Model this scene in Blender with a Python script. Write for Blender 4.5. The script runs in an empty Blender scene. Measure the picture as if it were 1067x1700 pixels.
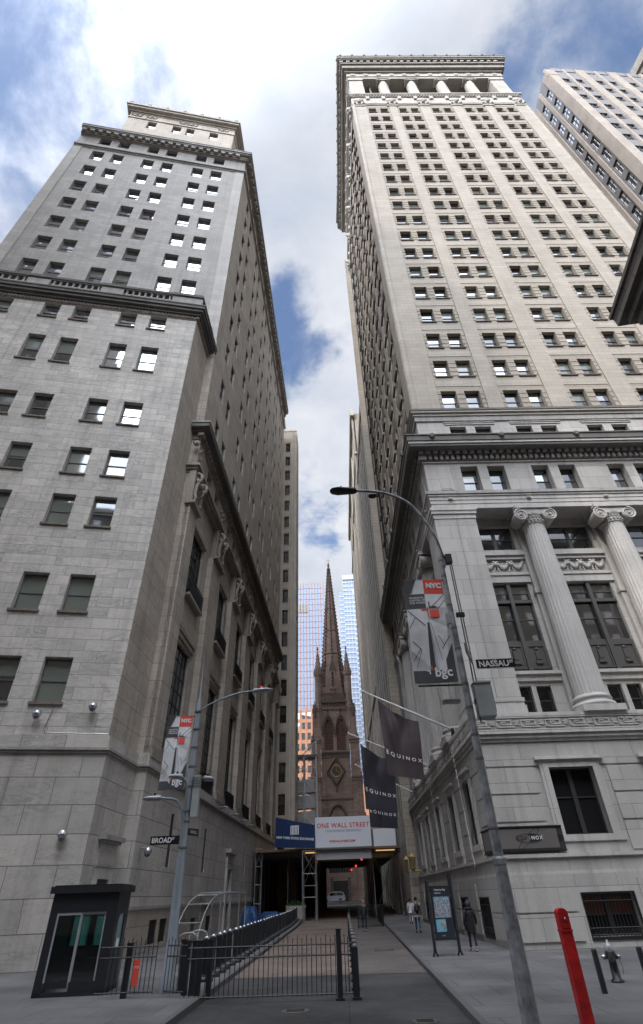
import bpy, math, random
from math import sin, cos, pi, radians, sqrt, atan2
from mathutils import Vector, Matrix
random.seed(7)
SC = bpy.context.scene
COL = SC.collection

# ---------------------------------------------------------------- camera
FPX = 858.0
UPC = Vector((497-533.5, -270-800, FPX)).normalized()          # world up seen in the camera (x right, y down, z forward)
FWD = Vector((572-533.5, 1487-800, FPX)); FWD = (FWD - UPC*FWD.dot(UPC)).normalized()
RGT = FWD.cross(UPC)
if RGT.x < 0: RGT = -RGT
camd = bpy.data.cameras.new('camera'); cam = bpy.data.objects.new('camera', camd); COL.objects.link(cam)
def cw(v): return Vector((RGT.dot(v), FWD.dot(v), UPC.dot(v)))  # camera vector to world
cx, cy, cz = cw(Vector((1,0,0))), cw(Vector((0,-1,0))), cw(Vector((0,0,-1)))
cam.matrix_world = Matrix(((cx.x,cy.x,cz.x,0),(cx.y,cy.y,cz.y,0),(cx.z,cy.z,cz.z,2.0),(0,0,0,1)))
camd.sensor_fit = 'HORIZONTAL'; camd.sensor_width = 36; camd.lens = FPX/1067*36
camd.shift_y = -50/1067; camd.clip_end = 6000; camd.clip_start = 0.1
SC.camera = cam
def pix_size(p):                                                 # rough size measure, used only to rank windows
    d = Vector(p) - Vector((0,0,2.0)); return 1.0/max(d.length, 1)

# ---------------------------------------------------------------- light
SUN_EL, SUN_AZ = radians(47), radians(208)     # azimuth measured from +X towards +Y: direction TO the sun
sd = Vector((cos(SUN_EL)*-0.52, cos(SUN_EL)*-0.854, sin(SUN_EL)))
sun = bpy.data.lights.new('sun', 'SUN'); sun.energy = 1.15; sun.angle = radians(1.2); sun.color = (1.0, 0.93, 0.83)
so = bpy.data.objects.new('sun', sun); COL.objects.link(so); so.rotation_euler = sd.to_track_quat('Z', 'Y').to_euler()
W = bpy.data.worlds.new('World'); SC.world = W; W.use_nodes = True
SC.view_settings.view_transform = 'Standard'; SC.view_settings.look = 'None'; SC.view_settings.gamma = 1
SC.view_settings.exposure = 0.48
def build_sky():
    nt = W.node_tree; N = nt.nodes; L = nt.links; N.clear()
    out = N.new('ShaderNodeOutputWorld'); bg = N.new('ShaderNodeBackground'); bg.inputs[1].default_value = 0.12
    sky = N.new('ShaderNodeTexSky'); sky.sky_type = 'NISHITA'; sky.sun_disc = False
    sky.sun_elevation = SUN_EL; sky.sun_rotation = atan2(sd.x, sd.y); sky.air_density = 1.0; sky.dust_density = 0.6
    tc = N.new('ShaderNodeTexCoord'); sep = N.new('ShaderNodeSeparateXYZ'); L.new(tc.outputs['Generated'], sep.inputs[0])
    def M(op, a, b=None, clamp=False):
        m = N.new('ShaderNodeMath'); m.operation = op; m.use_clamp = clamp
        for i, v in enumerate((a, b)):
            if v is None: continue
            if isinstance(v, (int, float)): m.inputs[i].default_value = v
            else: L.new(v, m.inputs[i])
        return m.outputs[0]
    den = M('ADD', M('MAXIMUM', sep.outputs[2], 0.0), 0.22)
    cmb = N.new('ShaderNodeCombineXYZ'); L.new(M('DIVIDE', sep.outputs[0], den), cmb.inputs[0]); L.new(M('DIVIDE', sep.outputs[1], den), cmb.inputs[1])
    def noise(scale, det, rough, dist=0.0, off=(0,0,0)):
        mp = N.new('ShaderNodeMapping'); mp.inputs['Location'].default_value = off; L.new(cmb.outputs[0], mp.inputs[0])
        n = N.new('ShaderNodeTexNoise'); n.inputs['Scale'].default_value = scale; n.inputs['Detail'].default_value = det
        n.inputs['Roughness'].default_value = rough; n.inputs['Distortion'].default_value = dist; L.new(mp.outputs[0], n.inputs['Vector']); return n.outputs[0]
    n1 = noise(3.2, 9, 0.60, 0.5, (3.1, 1.7, 0)); n2 = noise(7.0, 8, 0.6, 0.3, (9.0, 4.0, 2.0)); n3 = noise(1.6, 3, 0.5)
    # openings in the cloud deck: (direction, size, strength)
    spots = SPOTS
    acc = None
    nrm = N.new('ShaderNodeVectorMath'); nrm.operation = 'NORMALIZE'; L.new(tc.outputs['Generated'], nrm.inputs[0])
    wn = N.new('ShaderNodeTexNoise'); wn.inputs['Scale'].default_value = 3.6; wn.inputs['Detail'].default_value = 8; wn.inputs['Roughness'].default_value = .62; L.new(cmb.outputs[0], wn.inputs['Vector'])
    ws = N.new('ShaderNodeVectorMath'); ws.operation = 'SUBTRACT'; L.new(wn.outputs['Color'], ws.inputs[0]); ws.inputs[1].default_value = (.5,.5,.5)
    wm = N.new('ShaderNodeVectorMath'); wm.operation = 'SCALE'; L.new(ws.outputs[0], wm.inputs[0]); wm.inputs['Scale'].default_value = .42
    wa = N.new('ShaderNodeVectorMath'); L.new(nrm.outputs[0], wa.inputs[0]); L.new(wm.outputs[0], wa.inputs[1]); wr = N.new('ShaderNodeVectorMath'); wr.operation = 'NORMALIZE'; L.new(wa.outputs[0], wr.inputs[0])
    for d, s, k in spots:
        dp = N.new('ShaderNodeVectorMath'); dp.operation = 'DOT_PRODUCT'; L.new(wr.outputs[0], dp.inputs[0]); dp.inputs[1].default_value = d
        g = M('MULTIPLY', M('EXPONENT', M('MULTIPLY', M('SUBTRACT', 1.0, dp.outputs['Value']), -1.0/(s*s))), k)
        acc = g if acc is None else M('MAXIMUM', acc, g)
    hole = M('ADD', M('MULTIPLY', acc, 1.0), M('MULTIPLY', M('SUBTRACT', n1, 0.5), 1.7))
    r = N.new('ShaderNodeMapRange'); r.interpolation_type = 'SMOOTHSTEP'; r.inputs[1].default_value = 0.10; r.inputs[2].default_value = 0.85; L.new(hole, r.inputs[0])
    holef = M('MULTIPLY', r.outputs[0], 0.92)
    cc = N.new('ShaderNodeValToRGB'); cc.color_ramp.elements[0].position = 0.34; cc.color_ramp.elements[0].color = (3.5, 3.9, 4.6, 1)
    cc.color_ramp.elements[1].position = 0.60; cc.color_ramp.elements[1].color = (5.0, 5.15, 5.5, 1)
    L.new(M('ADD', M('MULTIPLY', n2, 0.5), M('MULTIPLY', n3, 0.5)), cc.inputs[0])
    bl = N.new('ShaderNodeMixRGB'); bl.blend_type = 'MULTIPLY'; bl.inputs[0].default_value = 1; bl.inputs[2].default_value = (.92, 1.05, 1.2, 1); L.new(sky.outputs[0], bl.inputs[1])
    # cloud round the sun, out of view, brightened to add light on shaded fronts
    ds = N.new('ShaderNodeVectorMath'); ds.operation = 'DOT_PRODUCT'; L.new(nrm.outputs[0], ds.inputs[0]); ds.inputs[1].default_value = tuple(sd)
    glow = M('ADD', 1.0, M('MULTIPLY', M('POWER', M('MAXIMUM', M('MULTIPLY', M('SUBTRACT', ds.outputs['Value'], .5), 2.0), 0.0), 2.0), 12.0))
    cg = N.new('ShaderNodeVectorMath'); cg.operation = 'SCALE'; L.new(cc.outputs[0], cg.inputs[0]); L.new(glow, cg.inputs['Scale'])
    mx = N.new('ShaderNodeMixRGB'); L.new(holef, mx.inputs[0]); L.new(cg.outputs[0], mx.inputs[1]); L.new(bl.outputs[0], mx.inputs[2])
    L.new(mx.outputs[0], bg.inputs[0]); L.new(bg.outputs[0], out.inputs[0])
def dirpx(x, y): return tuple(cw(Vector((x-533.5, y-800, FPX))).normalized())
SPOTS = [(dirpx(60,130),.17,.85),(dirpx(150,220),.08,.85),(dirpx(10,350),.09,.8),(dirpx(1020,30),.08,.68),(dirpx(880,150),.06,.6),(dirpx(250,20),.05,.3),
         (dirpx(480,545),.06,.8),(dirpx(70,60),.12,.55),(dirpx(530,868),.045,.75),(dirpx(560,640),.10,.12)]
build_sky()

# ---------------------------------------------------------------- materials
MATS = {}
def mat(name, col=(.5,.5,.5), rough=.7, metal=0.0, spec=None, emis=None, bump=0.0, bscale=20.0, var=0.0, vscale=3.0, streak=0.0):
    if name in MATS: return MATS[name]
    m = bpy.data.materials.new(name); m.use_nodes = True; nt = m.node_tree; b = nt.nodes['Principled BSDF']; L = nt.links
    b.inputs['Base Color'].default_value = (*col, 1); b.inputs['Roughness'].default_value = rough; b.inputs['Metallic'].default_value = metal
    if spec is not None: b.inputs['Specular IOR Level'].default_value = spec
    if emis: b.inputs['Emission Color'].default_value = (*emis[:3], 1); b.inputs['Emission Strength'].default_value = emis[3]
    tc = nt.nodes.new('ShaderNodeTexCoord')
    if var > 0:
        n = nt.nodes.new('ShaderNodeTexNoise'); n.inputs['Scale'].default_value = vscale; n.inputs['Detail'].default_value = 6
        mp = nt.nodes.new('ShaderNodeMapping'); mp.inputs['Scale'].default_value = (1, 1, 0.15 if streak else 1)
        L.new(tc.outputs['Object'], mp.inputs[0]); L.new(mp.outputs[0], n.inputs['Vector'])
        r = nt.nodes.new('ShaderNodeMapRange'); r.inputs[1].default_value = .3; r.inputs[2].default_value = .7; r.inputs[3].default_value = 1-var; r.inputs[4].default_value = 1+var*.5
        L.new(n.outputs[0], r.inputs[0])
        mx = nt.nodes.new('ShaderNodeVectorMath'); mx.operation = 'SCALE'; mx.inputs[0].default_value = col; L.new(r.outputs[0], mx.inputs['Scale']); L.new(mx.outputs[0], b.inputs['Base Color'])
    if bump > 0:
        n = nt.nodes.new('ShaderNodeTexNoise'); n.inputs['Scale'].default_value = bscale; n.inputs['Detail'].default_value = 4; L.new(tc.outputs['Object'], n.inputs['Vector'])
        bp = nt.nodes.new('ShaderNodeBump'); bp.inputs['Strength'].default_value = bump; bp.inputs['Distance'].default_value = .02; L.new(n.outputs[0], bp.inputs['Height']); L.new(bp.outputs[0], b.inputs['Normal'])
    MATS[name] = m; return m

def stone(name, c1, c2, joint, bw, rh, js=.012, rough=.75, vein=None, vein_s=.5, dirt=.25, dirtcol=(.12,.105,.09), ux=1.0, uy=1.0, flat=False, patch=.12):
    """coursed masonry: block pattern along (x+y, z), blocks that differ in tint, veins, rain streaks"""
    m = bpy.data.materials.new(name); m.use_nodes = True; nt = m.node_tree; N = nt.nodes; L = nt.links; b = N['Principled BSDF']; b.inputs['Roughness'].default_value = rough
    b.inputs['Specular IOR Level'].default_value = .3
    tc = N.new('ShaderNodeTexCoord'); sp = N.new('ShaderNodeSeparateXYZ'); L.new(tc.outputs['Object'], sp.inputs[0])
    def M(op, a, b_=None, c_=None):
        q = N.new('ShaderNodeMath'); q.operation = op
        for i, v in enumerate((a, b_, c_)):
            if v is None: continue
            if isinstance(v, (int, float)): q.inputs[i].default_value = v
            else: L.new(v, q.inputs[i])
        return q.outputs[0]
    u = M('ADD', M('MULTIPLY', sp.outputs[0], ux), M('MULTIPLY', sp.outputs[1], uy))
    cb = N.new('ShaderNodeCombineXYZ'); L.new(u, cb.inputs[0]); L.new(sp.outputs[1] if flat else sp.outputs[2], cb.inputs[1])
    if flat: L.new(sp.outputs[0], cb.inputs[0])
    br = N.new('ShaderNodeTexBrick'); L.new(cb.outputs[0], br.inputs['Vector']); br.inputs['Scale'].default_value = 1
    br.inputs['Brick Width'].default_value = bw; br.inputs['Row Height'].default_value = rh; br.inputs['Mortar Size'].default_value = js; br.inputs['Mortar Smooth'].default_value = .1
    br.inputs['Color1'].default_value = (*c1, 1); br.inputs['Color2'].default_value = (*c2, 1); br.inputs['Mortar'].default_value = (*joint, 1); br.inputs['Bias'].default_value = 0.0
    br.offset_frequency = 2
    col = br.outputs['Color']
    def ns(scale, vec, det=5, dist=0.0, rough=.55):
        n = N.new('ShaderNodeTexNoise'); n.inputs['Scale'].default_value = scale; n.inputs['Detail'].default_value = det; n.inputs['Distortion'].default_value = dist
        n.inputs['Roughness'].default_value = rough; L.new(vec, n.inputs['Vector']); return n.outputs[0]
    def mapr(v, a, b_, c, d):
        r = N.new('ShaderNodeMapRange'); L.new(v, r.inputs[0])
        for i, x in enumerate((a, b_, c, d)): r.inputs[i+1].default_value = x
        return r.outputs[0]
    def mul(colr, fac):
        v = N.new('ShaderNodeVectorMath'); v.operation = 'SCALE'; L.new(colr, v.inputs[0]); L.new(fac, v.inputs['Scale']); return v.outputs[0]
    def mixc(fac, a, c):
        x = N.new('ShaderNodeMixRGB'); L.new(fac, x.inputs[0]); L.new(a, x.inputs[1]); x.inputs[2].default_value = (*c, 1); return x.outputs[0]
    col = mul(col, mapr(ns(.35, tc.outputs['Object'], 4), .3, .7, 1-patch, 1+patch))
    col = mul(col, mapr(ns(9, tc.outputs['Object'], 3), .3, .7, .95, 1.05))
    if vein:
        mp = N.new('ShaderNodeMapping'); mp.inputs['Scale'].default_value = (.5, .5, 1.6); mp.inputs['Rotation'].default_value = (.3, .5, .2); L.new(tc.outputs['Object'], mp.inputs[0])
        # per-block shift so that veins break at the joints
        br2 = N.new('ShaderNodeTexBrick'); L.new(cb.outputs[0], br2.inputs['Vector']); br2.inputs['Scale'].default_value = 1; br2.inputs['Brick Width'].default_value = bw; br2.inputs['Row Height'].default_value = rh
        br2.inputs['Mortar Size'].default_value = 0; br2.inputs['Color1'].default_value = (0,0,0,1); br2.inputs['Color2'].default_value = (9,5,7,1); br2.offset_frequency = 2
        ad = N.new('ShaderNodeVectorMath'); L.new(mp.outputs[0], ad.inputs[0]); L.new(br2.outputs['Color'], ad.inputs[1])
        v = ns(.9, ad.outputs[0], 6, 2.6, .6)
        band = M('SUBTRACT', 1.0, M('MULTIPLY', M('ABSOLUTE', M('SUBTRACT', v, .5)), 16.0)); band = M('MAXIMUM', band, 0.0)
        gate = mapr(ns(.55, ad.outputs[0], 2), .42, .62, 0, 1)
        col = mixc(M('MULTIPLY', M('MULTIPLY', band, gate), vein_s), col, vein)
        col = mixc(M('MULTIPLY', mapr(ns(1.3, ad.outputs[0], 6, 1.5), .5, .72, 0, 1), vein_s*.45), col, vein)
    if dirt > 0:
        mp = N.new('ShaderNodeMapping'); mp.inputs['Scale'].default_value = (2.2, 2.2, .09); L.new(tc.outputs['Object'], mp.inputs[0])
        col = mixc(M('MULTIPLY', mapr(ns(1.0, mp.outputs[0], 6, .4), .48, .75, 0, 1), dirt), col, dirtcol)
    L.new(col, b.inputs['Base Color'])
    bp = N.new('ShaderNodeBump'); bp.inputs['Strength'].default_value = .5; bp.inputs['Distance'].default_value = .03; bp.invert = True
    hh = M('ADD', br.outputs['Fac'], M('MULTIPLY', ns(14, tc.outputs['Object'], 4), -.12)); L.new(hh, bp.inputs['Height']); L.new(bp.outputs[0], b.inputs['Normal'])
    MATS[name] = m; return m

def glass(name, col, rough=.04, ior=1.9, refl=.12):
    """window pane seen from outside: dark room or blind behind a reflecting sheet"""
    m = bpy.data.materials.new(name); m.use_nodes = True; nt = m.node_tree; N = nt.nodes; L = nt.links; b = N['Principled BSDF']
    b.inputs['Base Color'].default_value = (*col, 1); b.inputs['Roughness'].default_value = .6; b.inputs['Specular IOR Level'].default_value = 0
    gl = N.new('ShaderNodeBsdfGlossy'); gl.inputs['Roughness'].default_value = rough; gl.inputs['Color'].default_value = (.92, .95, 1, 1)
    fr = N.new('ShaderNodeFresnel'); fr.inputs['IOR'].default_value = ior
    oi = N.new('ShaderNodeTexCoord'); n = N.new('ShaderNodeTexNoise'); n.inputs['Scale'].default_value = .7; n.inputs['Detail'].default_value = 1; L.new(oi.outputs['Object'], n.inputs['Vector'])
    bp = N.new('ShaderNodeBump'); bp.inputs['Strength'].default_value = .12; bp.inputs['Distance'].default_value = .02; L.new(n.outputs[0], bp.inputs['Height']); L.new(bp.outputs[0], gl.inputs['Normal'])
    ad = N.new('ShaderNodeMath'); ad.operation = 'ADD'; ad.use_clamp = True; L.new(fr.outputs[0], ad.inputs[0]); ad.inputs[1].default_value = refl
    mx = N.new('ShaderNodeMixShader'); L.new(ad.outputs[0], mx.inputs[0]); L.new(b.outputs[0], mx.inputs[1]); L.new(gl.outputs[0], mx.inputs[2])
    L.new(mx.outputs[0], N['Material Output'].inputs[0]); MATS[name] = m; return m

marble = stone('grey_veined_marble', (.61,.57,.52), (.485,.46,.43), (.2,.185,.17), 1.75, .64, .011, .6, vein=(.21,.21,.21), vein_s=.55, dirt=.26)
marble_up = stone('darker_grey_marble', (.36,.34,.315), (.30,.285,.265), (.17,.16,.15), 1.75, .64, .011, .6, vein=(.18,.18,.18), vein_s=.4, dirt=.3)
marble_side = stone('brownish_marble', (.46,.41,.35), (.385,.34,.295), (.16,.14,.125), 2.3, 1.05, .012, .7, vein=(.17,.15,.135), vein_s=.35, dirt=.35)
marble_low = stone('base_marble', (.56,.525,.48), (.445,.42,.39), (.16,.145,.13), 2.4, 1.12, .016, .6, vein=(.19,.19,.19), vein_s=.45, dirt=.3)
trim_grey = stone('grey_trim_stone', (.37,.355,.335), (.32,.31,.295), (.2,.19,.18), 1.8, 4.0, .008, .7, dirt=.45)
trim_dark = stone('sooty_trim_stone', (.155,.147,.135), (.12,.115,.108), (.08,.075,.07), 1.9, 4.0, .008, .8, dirt=.5)
trim_brown = stone('brown_trim_stone', (.32,.28,.245), (.27,.24,.21), (.17,.15,.13), 2.0, 4.0, .008, .75, dirt=.5)
granite = stone('beige_granite', (.365,.32,.262), (.32,.28,.228), (.20,.175,.15), 30.0, .507, .022, .7, dirt=.22, dirtcol=(.2,.17,.14), patch=.08)
granite_sm = stone('smooth_beige_granite', (.395,.35,.295), (.35,.31,.26), (.22,.2,.175), 1.7, .507, .012, .7, dirt=.2, dirtcol=(.2,.17,.14), patch=.08)
granite_top = stone('pale_beige_trim', (.45,.415,.365), (.405,.37,.325), (.35,.32,.28), 2.2, 3.0, .008, .7, dirt=.3)
granite_dark = stone('weathered_beige_cornice', (.30,.275,.24), (.25,.23,.20), (.15,.14,.12), 2.2, 3.0, .008, .8, dirt=.5)
base_stone = stone('pale_grey_granite', (.47,.445,.415), (.395,.377,.353), (.22,.21,.2), 2.0, 1.02, .011, .65, dirt=.25, patch=.1)
base_trim = stone('pale_grey_trim', (.51,.485,.455), (.46,.44,.415), (.3,.29,.28), 2.6, 5.0, .008, .65, dirt=.35)
base_side = stone('grey_granite_shade_tint', (.44,.42,.40), (.38,.365,.35), (.2,.19,.18), 2.0, 1.02, .011, .7, dirt=.3)  # copy of the front granite with the side walls' shade put into its colour
pink_stone = stone('pinkish_beige_stone', (.40,.345,.295), (.36,.31,.265), (.4,.33,.27), 1.6, 1.3, .01, .75, dirt=.15, dirtcol=(.3,.24,.2))
spandrel_grey = mat('grey_spandrel_panel', (.20,.19,.19), .55, var=.15, vscale=.8)
brownstone = stone('brownstone', (.255,.182,.148), (.185,.132,.108), (.09,.065,.055), 1.2, .42, .02, .85, dirt=.35, dirtcol=(.05,.035,.03), patch=.2)
brown_trim = mat('brownstone_trim', (.085,.062,.052), .85, var=.3, vscale=1.5, bump=.4, bscale=3)
tan_stone = stone('tan_limestone', (.44,.385,.325), (.39,.34,.285), (.27,.235,.2), 2.4, 1.4, .01, .75, dirt=.25)
tan_light = stone('light_limestone', (.5,.45,.385), (.45,.405,.345), (.3,.27,.235), 2.0, 1.2, .012, .75, dirt=.25)
fed_stone = stone('dark_temple_marble', (.17,.155,.14), (.13,.12,.11), (.05,.045,.04), 1.5, 1.0, .02, .8, dirt=.5)
far_brick = stone('orange_brick', (.42,.20,.12), (.35,.17,.10), (.25,.15,.1), 1.2, .4, .03, .8, dirt=.1)
g_dark = glass('dark_window_glass', (.012,.013,.014)); g_mid = glass('grey_window_glass', (.05,.052,.052), refl=.08)
g_blind = glass('blind_behind_glass', (.17,.19,.165), refl=.03); g_dim = glass('dim_window_glass', (.016,.016,.017), refl=.0, ior=1.25)
g_sky = glass('mirror_window_glass', (.04,.045,.05), refl=.45, ior=2.0, rough=.02)
g_red_refl = glass('red_reflection_tint_glass', (.13,.04,.025), refl=.0)  # reddish reflection on the basement panes, put into their colour
g_curtain = glass('curtain_wall_glass', (.13,.19,.30), refl=.05, ior=1.4, rough=.08)
fr_dark = mat('dark_window_frame', (.035,.033,.032), .5); fr_grey = mat('grey_window_frame', (.12,.115,.115), .5); fr_bronze = mat('bronze_window_frame', (.075,.07,.065), .5)
sill_brown = mat('stained_window_sill', (.20,.165,.135), .8, var=.3, vscale=3); sill_dark = mat('rusty_dark_sill', (.085,.06,.048), .8, var=.3)
iron = mat('black_iron', (.012,.012,.013), .45); blackpaint = mat('black_paint', (.02,.022,.026), .4, var=.2)
steel = mat('galvanised_steel', (.33,.345,.36), .45, .5, var=.3, vscale=5, streak=1); steel_blue = mat('blue_grey_pole_paint', (.26,.295,.335), .5, .2, var=.25, vscale=4, streak=1)
pole_grey = mat('weathered_pole_paint', (.29,.30,.315), .5, .3, var=.55, vscale=5, bump=.4, bscale=30)
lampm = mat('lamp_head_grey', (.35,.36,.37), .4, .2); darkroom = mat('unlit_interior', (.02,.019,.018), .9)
white = mat('white_sign_paint', (.62,.64,.68), .5); textwhite = mat('white_lettering', (.8,.8,.8), .5); red = mat('red_print', (.62,.06,.045), .5); redpost = mat('red_post_paint', (.5,.012,.012), .5, var=.45, vscale=5, bump=.3, bscale=25)
gold = mat('gilded_metal', (.42,.28,.09), .45, .4)
# ---------------------------------------------------------------- mesh helpers
class MB:
    def __init__(s): s.v = []; s.f = []; s.mi = []; s.m = []; s.sm = []; s.c = []
    def mid(s, m):
        if m not in s.m: s.m.append(m)
        return s.m.index(m)
    def face(s, pts, m, smooth=False):
        i = len(s.v); s.v += [tuple(p) for p in pts]; s.f.append(tuple(range(i, i+len(pts)))); s.mi.append(s.mid(m)); s.sm.append(smooth)
    def mesh(s, verts, faces, m, smooth=False):
        i = len(s.v); s.v += [tuple(p) for p in verts]; k = s.mid(m)
        for f in faces: s.f.append(tuple(i+a for a in f)); s.mi.append(k); s.sm.append(smooth)
    def hexa(s, p, m):                                   # 8 corners: bottom 4 ccw, top 4 ccw
        s.mesh(p, [(3,2,1,0),(4,5,6,7),(0,1,5,4),(1,2,6,5),(2,3,7,6),(3,0,4,7)], m)
    def box(s, a, b, m):
        x0,y0,z0 = a; x1,y1,z1 = b
        s.hexa([(x0,y0,z0),(x1,y0,z0),(x1,y1,z0),(x0,y1,z0),(x0,y0,z1),(x1,y0,z1),(x1,y1,z1),(x0,y1,z1)], m)
    def bar(s, p, q, r, m, n=6, r2=None, smooth=True, cap=True):
        p, q = Vector(p), Vector(q); d = (q-p)
        if d.length < 1e-6: return
        d.normalize(); a = d.orthogonal().normalized(); b = d.cross(a); r2 = r if r2 is None else r2
        vs = []
        for c, rr in ((p, r), (q, r2)):
            for k in range(n):
                t = 2*pi*k/n + pi/n; vs.append(c + a*cos(t)*rr + b*sin(t)*rr)
        fs = [(k, (k+1)%n, n+(k+1)%n, n+k) for k in range(n)]
        s.mesh(vs, fs, m, smooth and n > 4)
        if cap: s.mesh(vs, [tuple(range(n-1, -1, -1)), tuple(range(n, 2*n))], m)
    def tube(s, pts, r, m, n=6):
        for i in range(len(pts)-1):
            ra = r[i] if isinstance(r, (list, tuple)) else r; rb = r[i+1] if isinstance(r, (list, tuple)) else r
            s.bar(pts[i], pts[i+1], ra, m, n, rb)
    def lathe(s, prof, c, m, n=16, smooth=True, flute=0, amp=0.0):
        k = n; vs = []
        for r, z in prof:
            for j in range(k):
                t = 2*pi*j/k; rr = r*(1 - amp*(0.5-0.5*cos(t*flute))) if flute else r
                vs.append((c[0]+rr*cos(t), c[1]+rr*sin(t), c[2]+z))
        fs = []
        for i in range(len(prof)-1):
            for j in range(k): fs.append((i*k+j, i*k+(j+1)%k, (i+1)*k+(j+1)%k, (i+1)*k+j))
        s.mesh(vs, fs, m, smooth); s.mesh(vs[:k], [tuple(range(k-1,-1,-1))], m); s.mesh(vs[-k:], [tuple(range(k))], m)
    def ball(s, c, r, m, n=10, sq=(1,1,1)):
        prof = [(max(r*sin(pi*i/n), 1e-4), -r*cos(pi*i/n)) for i in range(n+1)]
        vs = []; k = n+2
        for rr, z in prof:
            for j in range(k): t = 2*pi*j/k; vs.append((c[0]+rr*cos(t)*sq[0], c[1]+rr*sin(t)*sq[1], c[2]+z*sq[2]))
        s.mesh(vs, [(i*k+j, i*k+(j+1)%k, (i+1)*k+(j+1)%k, (i+1)*k+j) for i in range(n) for j in range(k)], m, True)
    def cut(s): s.c.append((len(s.v), len(s.f)))           # end of one piece
    def each(s, name, parent):                             # every piece between cuts becomes a part of its own
        a = (0, 0); cs = [c for c in s.c]
        if not cs or cs[-1] != (len(s.v), len(s.f)): cs.append((len(s.v), len(s.f)))
        for c in cs:
            if c[1] > a[1]:
                q = MB(); q.v = s.v[a[0]:c[0]]; q.f = [tuple(i-a[0] for i in f) for f in s.f[a[1]:c[1]]]; q.m = s.m; q.mi = s.mi[a[1]:c[1]]; q.sm = s.sm[a[1]:c[1]]; q.build(name, parent)
            a = c
    def build(s, name, parent=None, loc=None):
        me = bpy.data.meshes.new(name)
        o = bpy.data.objects.new(name, me); COL.objects.link(o)
        off = Vector((0,0,0))
        if parent is not None:
            o.parent = parent; off = wloc(parent)
        elif loc is not None: off = Vector(loc); o.location = off
        me.from_pydata([(v[0]-off.x, v[1]-off.y, v[2]-off.z) for v in s.v], [], s.f)
        for m in s.m: me.materials.append(m)
        me.polygons.foreach_set('material_index', s.mi); me.polygons.foreach_set('use_smooth', s.sm); me.update()
        return o
def wloc(o):
    v = Vector((0,0,0))
    while o is not None: v = v + o.location; o = o.parent
    return v
def tag(o, label=None, cat=None, group=None, kind=None):
    for k, v in (('label',label),('category',cat),('group',group),('kind',kind)):
        if v: o[k] = v
    return o
def thing(name, label, cat, loc=(0,0,0), group=None):
    o = bpy.data.objects.new(name, None); COL.objects.link(o); o.location = loc; o.empty_display_size = .3; return tag(o, label, cat, group)
def kids(o): return [c for c in bpy.data.objects if c.parent == o]
def copy_tree(o, parent=None):
    c = o.copy(); COL.objects.link(c); c.parent = parent
    for ch in kids(o): copy_tree(ch, c)
    return c
class Fr:                                                 # facade frame: u along the wall, v into the building, z up
    def __init__(s, P, D, I): s.P = Vector((P[0],P[1],0)); s.D = Vector((D[0],D[1],0)).normalized(); s.I = Vector((I[0],I[1],0)).normalized()
    def pt(s, u, v, z): return s.P + s.D*u + s.I*v + Vector((0,0,z))
    trim = False
    def box(s, mb, u0, u1, v0, v1, z0, z1, m):
        if s.trim and u0 <= .3:                          # the front frame already fills the corner square
            if v1 >= u1: return
            u0 = max(u0, v1)
        elif u0 == 0 and v0 < 0: u0 = v0
        mb.hexa([s.pt(u0,v0,z0),s.pt(u1,v0,z0),s.pt(u1,v1,z0),s.pt(u0,v1,z0),s.pt(u0,v0,z1),s.pt(u1,v0,z1),s.pt(u1,v1,z1),s.pt(u0,v1,z1)], m)
    def ang(s): return atan2(s.D.y, s.D.x)
def wall(mb, F, u0, u1, z0, z1, ops, rev, m, v=0.0, mr=None, rm=None):
    """wall sheet with real openings and their reveals"""
    ops = [o for o in ops if o[1] > u0 and o[0] < u1 and o[3] > z0 and o[2] < z1]
    rv = rev; mr = mr or m
    if u0 == 0 and v < 0: u0 = v
    us = sorted(set([u0,u1]+[round(x,3) for o in ops for x in o[:2]])); zs = sorted(set([z0,z1]+[round(x,3) for o in ops for x in o[2:4]]))
    for i in range(len(zs)-1):
        zc = (zs[i]+zs[i+1])/2; row = [o for o in ops if o[2] < zc < o[3]]
        run = None
        for j in range(len(us)-1):
            uc = (us[j]+us[j+1])/2; hole = any(o[0] < uc < o[1] for o in row)
            if not hole and run is None: run = us[j]
            if run is not None and (hole or j == len(us)-2):
                e = us[j] if hole else us[j+1]
                mb.face([F.pt(run,v,zs[i]),F.pt(e,v,zs[i]),F.pt(e,v,zs[i+1]),F.pt(run,v,zs[i+1])], m); run = None
    for a,b,c,d in [o[:4] for o in ops]:
        w = v+rv
        mb.face([F.pt(a,v,c),F.pt(a,w,c),F.pt(a,w,d),F.pt(a,v,d)], mr); mb.face([F.pt(b,v,c),F.pt(b,w,c),F.pt(b,w,d),F.pt(b,v,d)], mr)
        mb.face([F.pt(a,v,d),F.pt(b,v,d),F.pt(b,w,d),F.pt(a,w,d)], mr); mb.face([F.pt(a,v,c),F.pt(b,v,c),F.pt(b,w,c),F.pt(a,w,c)], mr)
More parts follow.
